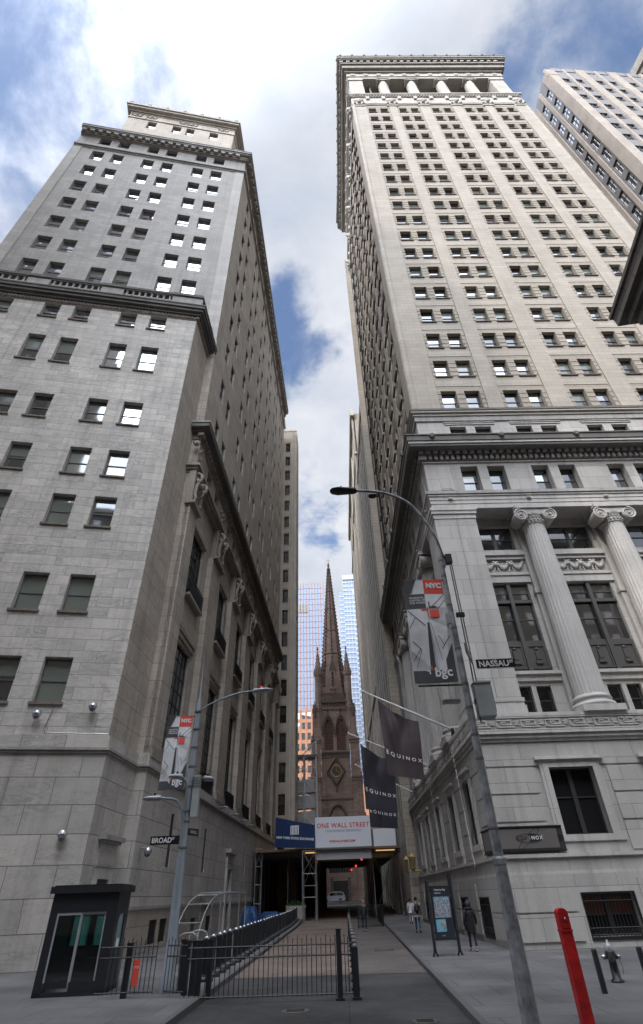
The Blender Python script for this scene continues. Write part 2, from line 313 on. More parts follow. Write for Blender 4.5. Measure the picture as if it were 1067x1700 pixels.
# ---- windows. template in local axes: x along the wall, y inwards, z up; origin bottom-left of the opening
WT = {}
def win_tpl(w, h, style):
    w = round(w*20)/20; h = round(h*20)/20; key = (w, h, style)
    if key in WT: return WT[key]
    kind, var = style.split(':'); fm = {'a':fr_dark,'b':fr_grey,'c':fr_bronze}[kind[0]]
    G = {'dd':(g_dark,g_dark),'md':(g_mid,g_dark),'bd':(g_blind,g_mid),'bb':(g_blind,g_blind),'ss':(g_sky,g_sky),'sm':(g_sky,g_mid),'ii':(g_dim,g_dim),'rr':(g_red_refl,g_dim)}.get(var,(g_mid,g_dark))
    mb = MB(); t = .07 if w > 1 else .05
    tilt = random.uniform(-.006,.006)
    mb.box((0,0,0),(t,.1,h),fm); mb.box((w-t,0,0),(w,.1,h),fm); mb.box((t,0,h-t),(w-t,.1,h),fm); mb.box((t,0,0),(w-t,.1,t),fm)
    if kind[1:] == 'h':                                   # double-hung
        c = h*.5; mb.box((t,.02,c-.03),(w-t,.09,c+.03),fm)
        if var[0] == 'v':                                 # blind drawn down part of the way
            zb = h-t-(h-2*t)*int(var[1:])/10
            for z0, z1, y in ((t, c, .08), (c, h-t, .05)):
                for a, b, m in ((z0, min(max(zb, z0), z1), g_dark if int(var[1:]) % 2 else g_mid), (max(z0, min(zb, z1)), z1, g_blind)):
                    if b-a > .01: mb.face([(t,y,a),(w-t,y,a),(w-t,y,b),(t,y,b)], m)
        else: mb.face([(t,.05+tilt,c),(w-t,.05-tilt,c),(w-t,.05,h-t),(t,.05,h-t)],G[0]); mb.face([(t,.08-tilt,t),(w-t,.08+tilt,t),(w-t,.08,c),(t,.08,c)],G[1])
    elif kind[1:] == 'm':                                 # tall multi-pane
        nx, nz = max(2, round(w/.9)), max(2, round(h/.95))
        mb.face([(t,.07,t),(w-t,.07,t),(w-t,.07,h-t),(t,.07,h-t)],G[0])
        for i in range(1,nx): x = w*i/nx; mb.box((x-.03,.02,t),(x+.03,.068,h-t),fm)
        for i in range(1,nz): z = h*i/nz; mb.box((t,.03,z-.025),(w-t,.066,z+.025),fm)
    elif kind[1:] == 'p':                                 # pair of double-hung with wide mullion
        mb.box((w/2-.11,-.04,t),(w/2+.11,.1,h-t),fm); c = h*.55 if h > 2.5 else h*.5
        for a, b in ((t,w/2-.11),(w/2+.11,w-t)):
            mb.box((a,.02,c-.03),(b,.09,c+.03),fm); mb.face([(a,.05,c),(b,.05,c),(b,.05,h-t),(a,.05,h-t)],G[0]); mb.face([(a,.08,t),(b,.08,t),(b,.08,c),(a,.08,c)],G[1])
    WT[key] = (mb, w, h, None, []); L = list(WT[key])
    me = bpy.data.meshes.new('window'); me.from_pydata(mb.v, [], mb.f)
    for m in mb.m: me.materials.append(m)
    me.polygons.foreach_set('material_index', mb.mi); L[3] = me; WT[key] = tuple(L); return WT[key]
ST = {}
def sill_tpl(w, m):
    key = (round(w*20), m.name)
    if key not in ST:
        mb = MB(); w = round(w*20)/20; mb.box((-.1,-.49,-.13),(w+.1,-.3,.0),m)
        me = bpy.data.meshes.new('sill'); me.from_pydata(mb.v, [], mb.f); me.materials.append(m); ST[key] = (mb, me)
    return ST[key]
class Wins:
    """collects the windows of one building; the 100 that show largest become parts, the rest one stuff part"""
    def __init__(s): s.L = []
    def add(s, F, op, v, styles, sill=None, depth=0.0):
        a,b,c,d = op[:4]; st = random.choice(styles); p = F.pt(a, v, c)
        s.L.append((pix_size(p)*(b-a)*(1.6 if abs(F.D.x) > .7 else .45), F, op, v, st, sill))
    def build(s, parent, limit=98):
        s.L.sort(key=lambda t: -t[0]); off = wloc(parent)
        rest = MB()
        for i, (_, F, op, v, st, sill) in enumerate(s.L):
            a,b,c,d = op[:4]; T = win_tpl(b-a, d-c, st); p = F.pt(a, v, c); flip = F.D.cross(F.I).z < 0
            if i < limit:
                o = bpy.data.objects.new('window', T[3]); COL.objects.link(o); o.parent = parent; o.location = p-off; o.rotation_euler = (0,0,F.ang()); o.scale = ((b-a)/T[1], -1 if flip else 1, (d-c)/T[2])
                if sill:
                    q = bpy.data.objects.new('sill', sill_tpl(b-a, sill)[1]); COL.objects.link(q); q.parent = o
            else:
                for src in ([T[0]] + ([sill_tpl(b-a, sill)[0]] if sill else [])):
                    vs = [F.pt(a+x*(b-a)/T[1], v+y, c+z*(d-c)/T[2]) for x,y,z in src.v]
                    i0 = len(rest.v); rest.v += [tuple(q) for q in vs]
                    for f, mi in zip(src.f, src.mi): rest.f.append(tuple(i0+k for k in f)); rest.mi.append(rest.mid(src.m[mi])); rest.sm.append(False)
        if rest.v: tag(rest.build('window', parent), kind='stuff')
def ledge(mb, Fs, lens, z0, z1, p, m, back=.3):
    """string course / cornice slab running round the corner shared by two frames (Fs[0] u from 0, Fs[1] u from 0)"""
    for k, (F, (a, b)) in enumerate(zip(Fs, lens)):
        F.box(mb, a, b, -p, back, z0, z1, m)
def course(mb, path, p, back, z0, z1, m):
    """moulding that follows a plan polyline with mitred corners; outside is on the right of the path"""
    P = [Vector((a[0],a[1])) for a in path]; n = []
    for a, b in zip(P, P[1:]): d = (b-a).normalized(); n.append(Vector((d.y,-d.x)))
    o = []
    for i in range(len(P)):
        if i == 0: k = n[0]
        elif i == len(P)-1: k = n[-1]
        else: k = (n[i-1]+n[i])/(1+n[i-1].dot(n[i]))
        o.append(k)
    A = [P[i]+o[i]*p for i in range(len(P))]; B = [P[i]-o[i]*back for i in range(len(P))]
    for i in range(len(P)-1):
        q = [(A[i].x,A[i].y),(A[i+1].x,A[i+1].y),(B[i+1].x,B[i+1].y),(B[i].x,B[i].y)]
        vs = [(x,y,z0) for x,y in q]+[(x,y,z1) for x,y in q]; fs = [(3,2,1,0),(4,5,6,7),(0,1,5,4),(2,3,7,6)]
        if i == 0: fs.append((3,0,4,7))
        if i == len(P)-2: fs.append((1,2,6,5))
        mb.mesh(vs, fs, m)
def text_mesh(body, size, bold=0.0, align='CENTER', spacing=1.0):
    cu = bpy.data.curves.new('lettering', 'FONT'); cu.body = body; cu.size = size; cu.align_x = align; cu.align_y = 'CENTER'; cu.offset = bold; cu.space_character = spacing; cu.resolution_u = 3
    o = bpy.data.objects.new('lettering', cu); COL.objects.link(o)
    bpy.context.view_layer.update(); dg = bpy.context.evaluated_depsgraph_get(); me = bpy.data.meshes.new_from_object(o.evaluated_get(dg))
    vs = [tuple(v.co) for v in me.vertices]; fs = [tuple(p.vertices) for p in me.polygons]
    bpy.data.objects.remove(o); bpy.data.curves.remove(cu); bpy.data.meshes.remove(me); return vs, fs
def put_text(mb, body, size, fn, m, **k):
    vs, fs = text_mesh(body, size, **k); mb.mesh([fn(x, y) for x, y, z in vs], fs, m)
# ---------------------------------------------------------------- ground
def gz(y): return 0 if y < 60 else min((y-60)/75.0, 1)*1.15
def strip(mb, x0, x1, ys, dz, m):
    for a, b in zip(ys, ys[1:]): mb.face([(x0(a),a,gz(a)+dz),(x1(a),a,gz(a)+dz),(x1(b),b,gz(b)+dz),(x0(b),b,gz(b)+dz)], m)
asphalt = stone('dark_asphalt', (.052,.052,.054), (.04,.04,.042), (.022,.022,.022), 5.3, 3.1, .012, .9, dirt=.3, flat=True, patch=.4)
paver = stone('pinkish_street_pavers', (.20,.158,.135), (.155,.122,.107), (.12,.1,.09), .42, .2, .008, .85, dirt=.0, flat=True, patch=.25)
paver2 = stone('grey_street_pavers', (.135,.118,.112), (.112,.10,.095), (.09,.08,.075), .42, .2, .01, .85, dirt=0, flat=True, patch=.25)
walk = stone('pavement_slabs', (.145,.143,.147), (.12,.118,.122), (.06,.06,.06), 1.5, 1.5, .012, .8, dirt=.35, flat=True, patch=.35)
kerbm = stone('kerb_granite', (.11,.107,.107), (.09,.088,.088), (.06,.06,.06), 50, 50, .01, .8, dirt=0, flat=True)
YS = [-70, -20, 10, 26, 60, 75, 90, 105, 120, 135, 900]
mb = MB(); mb.face([(-3000,-3000,-.3),(3000,-3000,-.3),(3000,6000,-.3),(-3000,6000,-.3)], asphalt); tag(mb.build('ground'), kind='structure')
mb = MB(); strip(mb, lambda y:-40, lambda y:60, YS, -.13, asphalt); tag(mb.build('road'), kind='structure')
mb = MB(); strip(mb, lambda y:-4.3, lambda y:.15, [24.5,60,75,90,105,118], -.122, paver); strip(mb, lambda y:.15, lambda y:3.4+(y-26)*.004, [24.5,60,75,90,105,118], -.1222, paver2); tag(mb.build('paved_street'), kind='structure')
CR = lambda y: 2.75+(y-26)*.02 if y < 64 else 3.5; CLf = lambda y: -4.0-(y-26)*.011
def sidewalk(name, xa, xb, y0, y1, kx, side):
    ys = [y0]+[y for y in YS if y0 < y < y1]+[y1]; mb = MB(); strip(mb, xa, xb, ys, 0, walk)
    kb = MB()
    for a, b in zip(ys, ys[1:]):
        pa, pb = kx(a), kx(b); s = .16*side
        kb.face([(pa,a,gz(a)+.004),(pa+s,a,gz(a)+.004),(pb+s,b,gz(b)+.004),(pb,b,gz(b)+.004)], kerbm); kb.face([(pa,a,gz(a)-.3),(pa,a,gz(a)+.004),(pb,b,gz(b)+.004),(pb,b,gz(b)-.3)], kerbm)
    a = ys[0]; kb.face([(xa(a),a,-.3),(xb(a),a,-.3),(xb(a),a,.002),(xa(a),a,.002)], kerbm)
    tag(mb.build(name), kind='structure'); tag(kb.build('kerb'), kind='structure')
sidewalk('pavement', CR, lambda y: 60, 10.2, 118, CR, 1)
sidewalk('pavement', lambda y: -40, CLf, 13.0, 118, CLf, -1)

# ---------------------------------------------------------------- building behind 14-storey bank: common data
RC = Vector((7.24,29.57,0)); rd = Vector((.9993,.0375,0)).normalized(); SR = Vector((-.0056,1,0)).normalized()
P0 = Vector((-11.47,27.77,0)); QC = Vector((-10.77,32.0,0)); ld = Vector((.9796,.2009,0)).normalized(); SL = Vector((.0185,1,0)).normalized()
def perp(v): return Vector((-v.y, v.x, 0))
FRF = Fr(RC, rd, perp(rd)); FRS = Fr(RC, SR, -perp(SR)); FLB = Fr(P0, ld, perp(ld)); FLR = Fr(P0, SL, perp(SL)); FLT = Fr(QC, ld, perp(ld)); FLS = Fr(QC, SL, perp(SL))
FRS.trim = True
WB = 30.75
PC = [4.34+0.0, 9.64, 15.35, 21.06, 26.4]                    # bay centres
COLU = [6.95, 12.45, 18.25, 23.8]

def volute(mb, F, u, v, z, r, m, hand):
    c = F.pt(u, v, z); n = 20
    # scroll drum with a raised spiral on its face
    for vv, rr in ((0, r),):
        a = [F.pt(u+rr*cos(2*pi*k/n), v-.0, z+rr*sin(2*pi*k/n)) for k in range(n)]; b = [F.pt(u+rr*.8*cos(2*pi*k/n), v+1.3, z+rr*.8*sin(2*pi*k/n)) for k in range(n)]
        mb.mesh(a+b, [(k,(k+1)%n,n+(k+1)%n,n+k) for k in range(n)], m, True); mb.mesh(a, [tuple(range(n))], m); mb.mesh(b, [tuple(range(n))], m)
    pts = []
    for k in range(46):
        t = k/45; ang = hand*(t*2.6*2*pi) + pi/2; rr = r*(1-t)*.93+.05; pts.append(F.pt(u+rr*cos(ang), v-.03, z+rr*sin(ang)))
    mb.tube(pts, [max(.065*(1-i/60), .03) for i in range(46)], m, 5); mb.ball(F.pt(u, v-.05, z), .09, m, 6)

def big_column(parent, F, u, v, zb, zt, r, m, cap=True):
    c = F.pt(u, v, 0)
    mb = MB(); H = zt-zb; prof = [(r*1.0 - r*.17*((i/10.0)**1.6), zb+.95+(H-2.3)*i/10) for i in range(11)]
    mb.lathe(prof, (c.x,c.y,0), m, 96, True, 24, .085); col = mb.build('column', parent)
    mb = MB(); F.box(mb, u-r*1.32, u+r*1.32, v-r*1.32, v+r*1.32, zb-.02, zb+.3, m)
    mb.lathe([(r*1.28,zb+.3),(r*1.36,zb+.4),(r*1.3,zb+.52),(r*1.12,zb+.56),(r*1.1,zb+.68),(r*1.2,zb+.76),(r*1.14,zb+.88),(r*1.03,zb+.96)], (c.x,c.y,0), m, 32); mb.build('base', col)
    mb = MB(); rt = r*.83; zc = zt-1.36
    mb.lathe([(rt*1.0,zc),(rt*1.08,zc+.05),(rt*1.02,zc+.12),(rt*1.02,zc+.5),(rt*1.2,zc+.62),(rt*1.2,zc+.8)], (c.x,c.y,0), m, 32)
    for k in range(22):
        t = 2*pi*k/22; mb.ball((c.x+rt*1.1*cos(t), c.y+rt*1.1*sin(t), zc+.22), .085, m, 5); mb.ball((c.x+rt*1.05*cos(t), c.y+rt*1.05*sin(t), zc+.46), .07, m, 5, (1,1,1.5))
    for s in (-1, 1): volute(mb, F, u+s*.98, v-rt-.12, zt-.78, .46, m, -s)
    # cushion between the scrolls, sagging in the middle
    for k in range(12):
        a, b = -.98+1.96*k/12, -.98+1.96*(k+1)/12; f = lambda x: zt-.62+.16*(abs(x)/.98)**2-.12
        F.box(mb, u+a, u+b, v-rt-.1, v+rt+.1, f((a+b)/2), zt-.22, m)
    F.box(mb, u-1.28, u+1.28, v-rt-.22, v+rt+.22, zt-.24, zt, m)
    mb.build('capital', col); return col

def meander(mb, F, u0, u1, z0, z1, v, m):
    h = z1-z0; t = .055; n = max(1, round((u1-u0)/1.3)); w = (u1-u0)/n; d = .05
    F.box(mb, u0, u1, v-d, v+.05, z0, z0+t, m); F.box(mb, u0, u1, v-d, v+.05, z1-t, z1, m)
    a = z0+.14; b = z1-.14; H = b-a
    for i in range(n):
        x = u0+i*w
        def H_(xa, xb, z): F.box(mb, x+xa*w, x+xb*w, v-d, v+.05, z, z+t, m)
        def V_(xa, za, zb_): F.box(mb, x+xa*w, x+xa*w+t, v-d, v+.05, za, zb_, m)
        H_(0, .60, b-t); V_(.60, a+H*.3, b); H_(.22, .60, a+H*.3); V_(.22, a+H*.3, a+H*.68); H_(.22, .42, a+H*.62)   # square spiral key
        V_(0.02, a, b); H_(0.02, .78, a)
        V_(.80, a+.1, b-.02); V_(.88, a+.1, b-.02); H_(.74, .96, a+H*.35); H_(.74, .96, a+H*.65)                    # small square flower

def festoon(mb, F, u0, u1, z0, z1, v, m):
    n = max(2, round((u1-u0)/.95)); w = (u1-u0)/n; h = z1-z0
    for i in range(n):
        x = u0+i*w; c = x
        for k in range(9):
            t = k/8; mb.ball(F.pt(x+.1*w+t*.8*w, v, z1-.12-h*.5*sin(pi*t)), .1+.06*sin(pi*t), m, 5, (1,.7,1))
        mb.ball(F.pt(x, v-.04, z1-h*.38), .16, m, 5)
        for s in (-1, 1):
            mb.bar(F.pt(x, v, z1-.1), F.pt(x+s*.16*w, v, z0+.08), .05, m, 5); mb.ball(F.pt(x+s*.17*w, v, z1-.1), .09, m, 4)

def key_window(mb, F, a, b, c, d, m):                       # moulded surround
    F.box(mb, a-.42, a-.0, -.10, .2, c-.1, d+.0, m); F.box(mb, b, b+.42, -.10, .2, c-.1, d, m); F.box(mb, a-.42, b+.42, -.10, .2, d, d+.34, m)
    F.box(mb, a-.26, a, -.15, .2, c, d, m); F.box(mb, b, b+.26, -.15, .2, c, d, m); F.box(mb, a-.26, b+.26, -.15, .2, d, d+.2, m)
    F.box(mb, a-.62, b+.62, -.30, .2, d+.34, d+.48, m); F.box(mb, a-.56, b+.56, -.2, .2, c-.26, c, m); F.box(mb, a-.5, b+.5, -.12, .2, c-.75, c-.26, m)

def bank_tower():
    T = thing('bank_tower', 'pale stone skyscraper with ionic columns at its foot and a gallery under its cornice', 'skyscraper', (RC.x, RC.y, 0))
    wins = Wins(); S0 = ['ah:dd','ah:md','ah:v3','ah:v5','ah:sm']; LW = ['ap:dd','ap:ii','ap:dd']; SS = ['ah:v4','ah:md','ah:ss','ah:sm','ah:dd','ah:v6','ah:v8','ah:sm']
    for F, W, front in ((FRF, WB, True), (FRS, 30.9, False)):
        bs = base_stone if front else base_side; bt = base_trim; tower = granite; CO = COLU
        # --- rusticated base, z 0..8
        mb = MB(); ops = []; bops = []
        for c in PC:
            ops.append((c-1.12, c+1.12, 3.95, 6.75)); bops.append((c-1.15, c+1.15, .35 if front else .25, 1.78))
        if not front: ops = [(c-.85, c+.85, 3.9, 6.9) for c in PC]; bops = [(c-1.0, c+1.0, .3, 1.7) for c in PC]
        wall(mb, F, 0, W, 0, 2.5, bops, .55, bs, -.16); F.box(mb, 0, W, -.16, .3, 2.5, 2.62, bt)
        wall(mb, F, 0, W, 2.62, 3.12, [], 0, bs, -.1); F.box(mb, -.16, W, -.22, .3, 3.12, 3.26, bt)
        wall(mb, F, 0, W, 3.26, 7.95, ops, .45, bs)
        mb.build('wall', T)
        # drafted courses: deep horizontal channels show as shadow lines, built as raised block fields
        mb = MB()
        for z0, z1 in ((3.35,4.45),(4.53,5.60),(5.68,6.78),(6.86,7.9)):
            e = [0.0]+[x for c in PC for x in (c-1.85, c+1.85)]+[W]
            if z0 > 6.8: e = [0.0, W]
            for a, b in zip(e[::2], e[1::2]): F.box(mb, a+(0 if a == 0 else .0), b, -.07, .1, z0, z1, bs)
        e = [0.0]+[x for c in PC for x in (c-1.5, c+1.5)]+[W]
        for a, b in zip(e[::2], e[1::2]): F.box(mb, a, b, -.23, -.1, .25, 1.15, bs); F.box(mb, a, b, -.23, -.1, 1.22, 2.3, bs)
        mb.build('rustication', T)
        mb = MB()
        for o in ops: key_window(mb, F, *o, bt); mb.cut()
        mb.each('window_surround', T)
        for o in ops: wins.add(F, o, .36 if front else .1, LW)
        for i, o in enumerate(bops):
            wins.add(F, o, .25 if front else -.08, ['ap:rr'] if front else ['ap:ii'])
            g = MB(); n = 15
            for k in range(n+1): u = o[0]+(o[1]-o[0])*k/n; g.bar(F.pt(u,-.12,o[2]), F.pt(u,-.12,o[3]-.06), .018, iron, 4)
            for z in (o[2]+.06, o[2]+.28, o[3]-.25): g.bar(F.pt(o[0],-.12,z), F.pt(o[1],-.12,z), .022, iron, 4)
            for k in range(n): u = o[0]+(o[1]-o[0])*(k+.5)/n; g.bar(F.pt(u-.05,-.12,o[2]+.08), F.pt(u+.05,-.12,o[2]+.26), .014, iron, 4)
            F.box(g, o[0]-.05, o[1]+.05, -.2, -.1, o[2]-.12, o[2], iron); F.box(g, o[0]-.05, o[0], -.2, -.1, o[2], o[3], iron); F.box(g, o[1], o[1]+.05, -.2, -.1, o[2], o[3], iron); F.box(g, o[0]-.05, o[1]+.05, -.2, -.1, o[3], o[3]+.06, iron)
            g.build('window_grille', T)
        # --- fret band
        mb = MB(); q = 0 if front else 0
        F.box(mb, -.0, W, -.16, .3, 7.95, 8.1, bt); F.box(mb, -.28, W, -.28, .3, 8.1, 8.3, trim_grey); F.box(mb, -.38, W, -.38, .3, 8.3, 8.42, bt); F.box(mb, -.30, W, -.30, .3, 8.42, 9.12, trim_grey); F.box(mb, -.36, W, -.36, 1.6, 9.12, 9.3, bt)
        mb.build('ledge', T); mb = MB(); meander(mb, F, -.3, W, 8.45, 9.1, -.30, bt); mb.build('fret_frieze', T)
        # --- giant order, z 9.3..22.9
        mb = MB(); 
        for a, b in ((0, 2.85), (W-2.85, W)):
            F.box(mb, a, b, 0, 1.7, 10.15, 22.0, bs); F.box(mb, a-(.12 if a == 0 else 0), b+.12, -.12, 1.7, 9.3, 9.75, bt); F.box(mb, a-(.06 if a == 0 else 0), b+.06, -.06, 1.7, 9.75, 9.95, bt); F.box(mb, a-(.1 if a == 0 else 0), b+.1, -.1, 1.7, 9.95, 10.15, bt)
            F.box(mb, a-(.05 if a == 0 else 0), b+.05, -.05, 1.7, 22.0, 22.35, bt); F.box(mb, a-(.14 if a == 0 else 0), b+.14, -.14, 1.7, 22.35, 22.6, bt); F.box(mb, a-(.2 if a == 0 else 0), b+.2, -.2, 1.7, 22.6, 22.85, bt)
            mb.cut()
        mb.each('corner_pier', T)
        V = 1.5; mb = MB(); o1 = []; ed = [2.85]+[x for u in CO for x in (u-.95, u+.95)]+[W-2.85]
        for a, b in zip(ed[::2], ed[1::2]):
            m_ = (a+b)/2; o1 += [(m_-1.15, m_-.3, 9.65, 11.2), (m_-.02, m_+.85, 9.65, 11.2), (a+.28, b-.28, 12.0, 17.75), (a+.28, b-.28, 20.3, 22.2)]
        wall(mb, F, 0, W, 9.3, 22.85, o1, .35, bs, V)
        for u in CO: F.box(mb, u-.95, u+.95, V-.3, V+.1, 9.3, 22.85, bt); F.box(mb, u-1.02, u+1.02, V-.38, V+.1, 16.9, 17.2, bt)
        for a, b in zip(ed[::2], ed[1::2]):
            F.box(mb, a, b, V-.14, V+.1, 11.45, 11.8, bt); F.box(mb, a, b, V-.3, V+.1, 11.8, 11.98, bt); F.box(mb, a, b, V-.12, V+.1, 17.8, 18.3, bt); F.box(mb, a, b, V-.2, V+.1, 18.3, 18.5, bt); F.box(mb, a, b, V-.2, V+.1, 19.5, 19.75, bt); F.box(mb, a, b, V-.34, V+.1, 19.75, 20.0, bt); F.box(mb, a, b, V-.22, V+.1, 20.0, 20.2, bt)
        F.box(mb, 0, W, -.02, V+.3, 22.85, 22.95, bs)
        mb.build('recessed_wall', T)
        mb = MB()
        for a, b in zip(ed[::2], ed[1::2]): festoon(mb, F, a+.1, b-.1, 18.55, 19.45, V-.08, bt); mb.cut()
        mb.each('garland_frieze', T)
        for k, o in enumerate(o1):
            if k % 4 == 2:
                a, b = o[0], o[1]; wins.add(F, (a, b, 13.9, 16.5), V+.22, ['cp:md','cp:dd']); wins.add(F, (a, b, 16.55, 17.7), V+.2, ['cp:md'])
                sp = MB(); F.box(sp, a, b, V+.12, V+.3, 12.0, 13.88, fr_bronze); h = (a+b)/2
                for x0, x1 in ((a+.1, h-.15), (h+.15, b-.1)):
                    F.box(sp, x0, x1, V+.06, V+.12, 12.2, 12.3, fr_bronze); F.box(sp, x0, x1, V+.06, V+.12, 13.55, 13.65, fr_bronze); F.box(sp, x0, x0+.08, V+.06, V+.12, 12.3, 13.55, fr_bronze); F.box(sp, x1-.08, x1, V+.06, V+.12, 12.3, 13.55, fr_bronze)
                    m_ = (x0+x1)/2; F.box(sp, m_-.22, m_+.22, V+.02, V+.12, 12.5, 12.7, fr_bronze); F.box(sp, m_-.13, m_+.13, V+.02, V+.12, 12.75, 13.3, fr_bronze); sp.ball(F.pt(m_, V+.08, 13.38), .12, fr_bronze, 5)
                F.box(sp, h-.12, h+.12, V+.0, V+.2, 12.0, 17.75, fr_bronze); F.box(sp, a, b, V+.05, V+.2, 16.4, 16.6, fr_bronze); sp.build('spandrel_panel', T)
            else: wins.add(F, o, V+.22, ['cp:md','cp:dd'] if k % 4 == 3 else ['ah:dd'])
        for u in CO: big_column(T, F, u, .62, 9.3, 22.85, .87, bt)
        # --- entablature and lower attic
        mb = MB()
        F.box(mb, 0, W, 0, 1.9, 22.95, 23.25, bt); F.box(mb, -.04, W, -.04, .5, 23.25, 23.55, bt); F.box(mb, -.08, W, -.08, .5, 23.55, 23.85, bt); F.box(mb, -.16, W, -.16, .5, 23.85, 24.0, bt); F.box(mb, -.24, W, -.24, .5, 24.0, 24.25, trim_grey)
        for u in [1.4]+CO: mb.lathe([(.16,-.1),(.2,0),(.1,.06)], F.pt(u,-.08,23.65), bt, 12)
        mb.build('architrave', T)
        ops2 = [x for c in PC for x in ((c-1.65, c-.36, 24.45, 26.7), (c+.36, c+1.65, 24.45, 26.7))]
        mb = MB(); wall(mb, F, 0, W, 24.25, 27.0, ops2, .75, bs, 0.02)
        F.box(mb, .95, 1.85, -.03, .1, 24.5, 26.6, bt); F.box(mb, 1.03, 1.77, -.05, .0, 24.6, 26.5, bs); mb.build('wall', T)
        for o in ops2: wins.add(F, o, .6, S0)
        mb = MB(); F.box(mb, -.1, W, -.1, .4, 27.0, 27.12, bt); n = int(W/.42)
        for k in range(n): u = k*.42; F.box(mb, u, u+.24, -.32, .3, 27.2, 27.55, trim_grey)
        F.box(mb, -.12, W, -.12, .4, 27.12, 27.6, trim_dark)
        n = int(W/.55)
        for k in range(n): u = -.3+k*.55; F.box(mb, u, u+.3, -.55, .3, 27.62, 27.85, trim_grey)
        F.box(mb, -.4, W, -.4, .4, 27.6, 27.86, trim_dark); F.box(mb, -1.05, W+.3, -1.05, .4, 27.86, 28.08, trim_dark); F.box(mb, -1.12, W+.3, -1.12, .4, 28.08, 28.3, base_trim); F.box(mb, -1.2, W+.3, -1.2, .4, 28.3, 28.78, trim_dark); F.box(mb, -1.28, W+.3, -1.28, .4, 28.78, 28.88, trim_dark)
        for k in range(6): 
            u = -.6+5.65*k+ (0 if k else .4); mb.ball(F.pt(u+.9, -1.3, 28.72), .22, trim_dark, 7, (1,.6,1)); mb.ball(F.pt(u+.9, -1.33, 28.55), .13, trim_dark, 6)
        mb.build('cornice', T)
        # --- upper attic + belts
        ops3 = [x for c in PC for x in ((c-1.65, c-.36, 29.1, 30.92), (c+.36, c+1.65, 29.1, 30.92))]
        mb = MB(); wall(mb, F, .12, W, 28.8, 31.5, ops3, .5, bs, .12); 
        for c in PC: F.box(mb, c-2.0, c+2.0, .04, .2, 31.12, 31.2, bt); F.box(mb, c-2.05, c+2.05, .0, .2, 31.28, 31.34, bt)
        mb.build('wall', T)
        for o in ops3: wins.add(F, o, .45, ['ah:dd','ah:md','ah:ss'])
        mb = MB(); F.box(mb, 0, W, 0, .5, 31.5, 32.0, trim_grey); F.box(mb, -.1, W, -.1, .5, 32.0, 32.25, granite_top); F.box(mb, -.26, W, -.26, .5, 32.25, 32.42, granite_top); F.box(mb, -.32, W, -.32, .5, 32.42, 32.62, trim_dark); F.box(mb, -.1, W, -.1, .5, 32.62, 32.85, granite_top); mb.build('belt_course', T)
        # --- shaft, z 32.85..112
        ops4 = []
        for r in range(19):
            zt = 35.18+4.064*r
            for c in PC: ops4 += [(c-1.65, c-.36, zt-2.2, zt), (c+.36, c+1.65, zt-2.2, zt)]
        ops4 = [o if o[2] > 33 else (o[0],o[1],32.98,o[3]) for o in ops4]
        mb = MB(); wall(mb, F, 0, W, 32.85, 110.6, ops4, .55 if front else .3, tower, .12); mb.build('wall', T)
        for o in ops4: wins.add(F, o, .5 if front else .27, ['ah:dd','ah:md','ah:v4','ah:v7','ah:sm','ah:v2'] if o[3] > 60 else SS, sill_dark)
        mb = MB(); e = [0.0]+[x for c in PC for x in (c-2.0, c+2.0)]+[W]
        for a, b in zip(e[::2], e[1::2]):
            F.box(mb, a, b, 0, .2, 32.85, 110.4, granite_sm); mb.cut()
        for x in (.0, W-.0): 
            s = 1 if x == 0 else -1; c = F.pt(x+s*.28, .28, 0); mb.lathe([(.36,32.9),(.36,111)], (c.x,c.y,0), granite_sm, 16); mb.cut()
        mb.each('pier', T)
        mb = MB()                                            # raised flat-arch blocks over each pair of windows, quoined jambs
        for r in range(19):
            zt = 35.18+4.064*r
            for c in PC:
                F.box(mb, c-1.95, c+1.95, .08, .14, zt+.55, zt+1.35, granite_sm)
                for k in range(4):
                    z = zt-2.1+k*.56
                    for a, b in ((c-1.95,c-1.66),(c-.35,c+.35),(c+1.66,c+1.95)): F.box(mb, a, b, .08, .14, z, z+.42, granite)
        mb.build('window_blocks', T)
        # --- cap of the shaft
        mb = MB()
        F.box(mb, 0, W, .0, .4, 110.6, 112.0, granite_top); F.box(mb, -.08, W, -.08, .4, 109.7, 109.95, granite_top); F.box(mb, 0, W, .02, .4, 112, 114.2, granite_top)
        for u in [1.2]+CO+[W-1.2]:
            F.box(mb, u-.95, u+.95, -.12, .2, 109.0, 110.3, granite_top); F.box(mb, u-.7, u+.7, -.2, .2, 109.5, 110.9, granite_top); mb.ball(F.pt(u,-.08,112.0), .85, granite_top, 8, (1.1,.3,.9)); mb.ball(F.pt(u,-.28,110.2), .36, granite_top, 6)
            for s in (-1,1): mb.ball(F.pt(u+s*.75,-.15,109.9), .28, granite_top, 6)
        n = int(W/2.85)
        for k in range(n): F.box(mb, 2.9+k*2.85-.3, 2.9+k*2.85+.3, -.25, .2, 112.4, 113.6, granite_top)
        n = int(W/.5)
        for k in range(n): F.box(mb, k*.5, k*.5+.3, -.22, .2, 113.75, 114.3, granite_dark)
        F.box(mb, -.1, W+.1, -.1, .4, 113.6, 114.35, granite_dark); F.box(mb, -.26, W+.26, -.26, .8, 114.35, 114.75, granite_dark); F.box(mb, -.34, W+.34, -.34, 5, 114.75, 115.1, granite_top)
        mb.build('upper_cornice', T)
        # --- open gallery
        mb = MB(); F.box(mb, 0.3, 2.9, .3, 2.4, 115.1, 125.3, granite_top); F.box(mb, W-2.9, W-.3, .3, 2.4, 115.1, 125.3, granite_top); F.box(mb, .15, 3.05, .15, 2.5, 125.3, 126.1, granite_top); F.box(mb, W-3.05, W-.15, .15, 2.5, 125.3, 126.1, granite_top)
        F.box(mb, 1.5, W-1.5, 4.2, 4.5, 115.1, 126, fr_bronze); mb.build('gallery_wall', T)
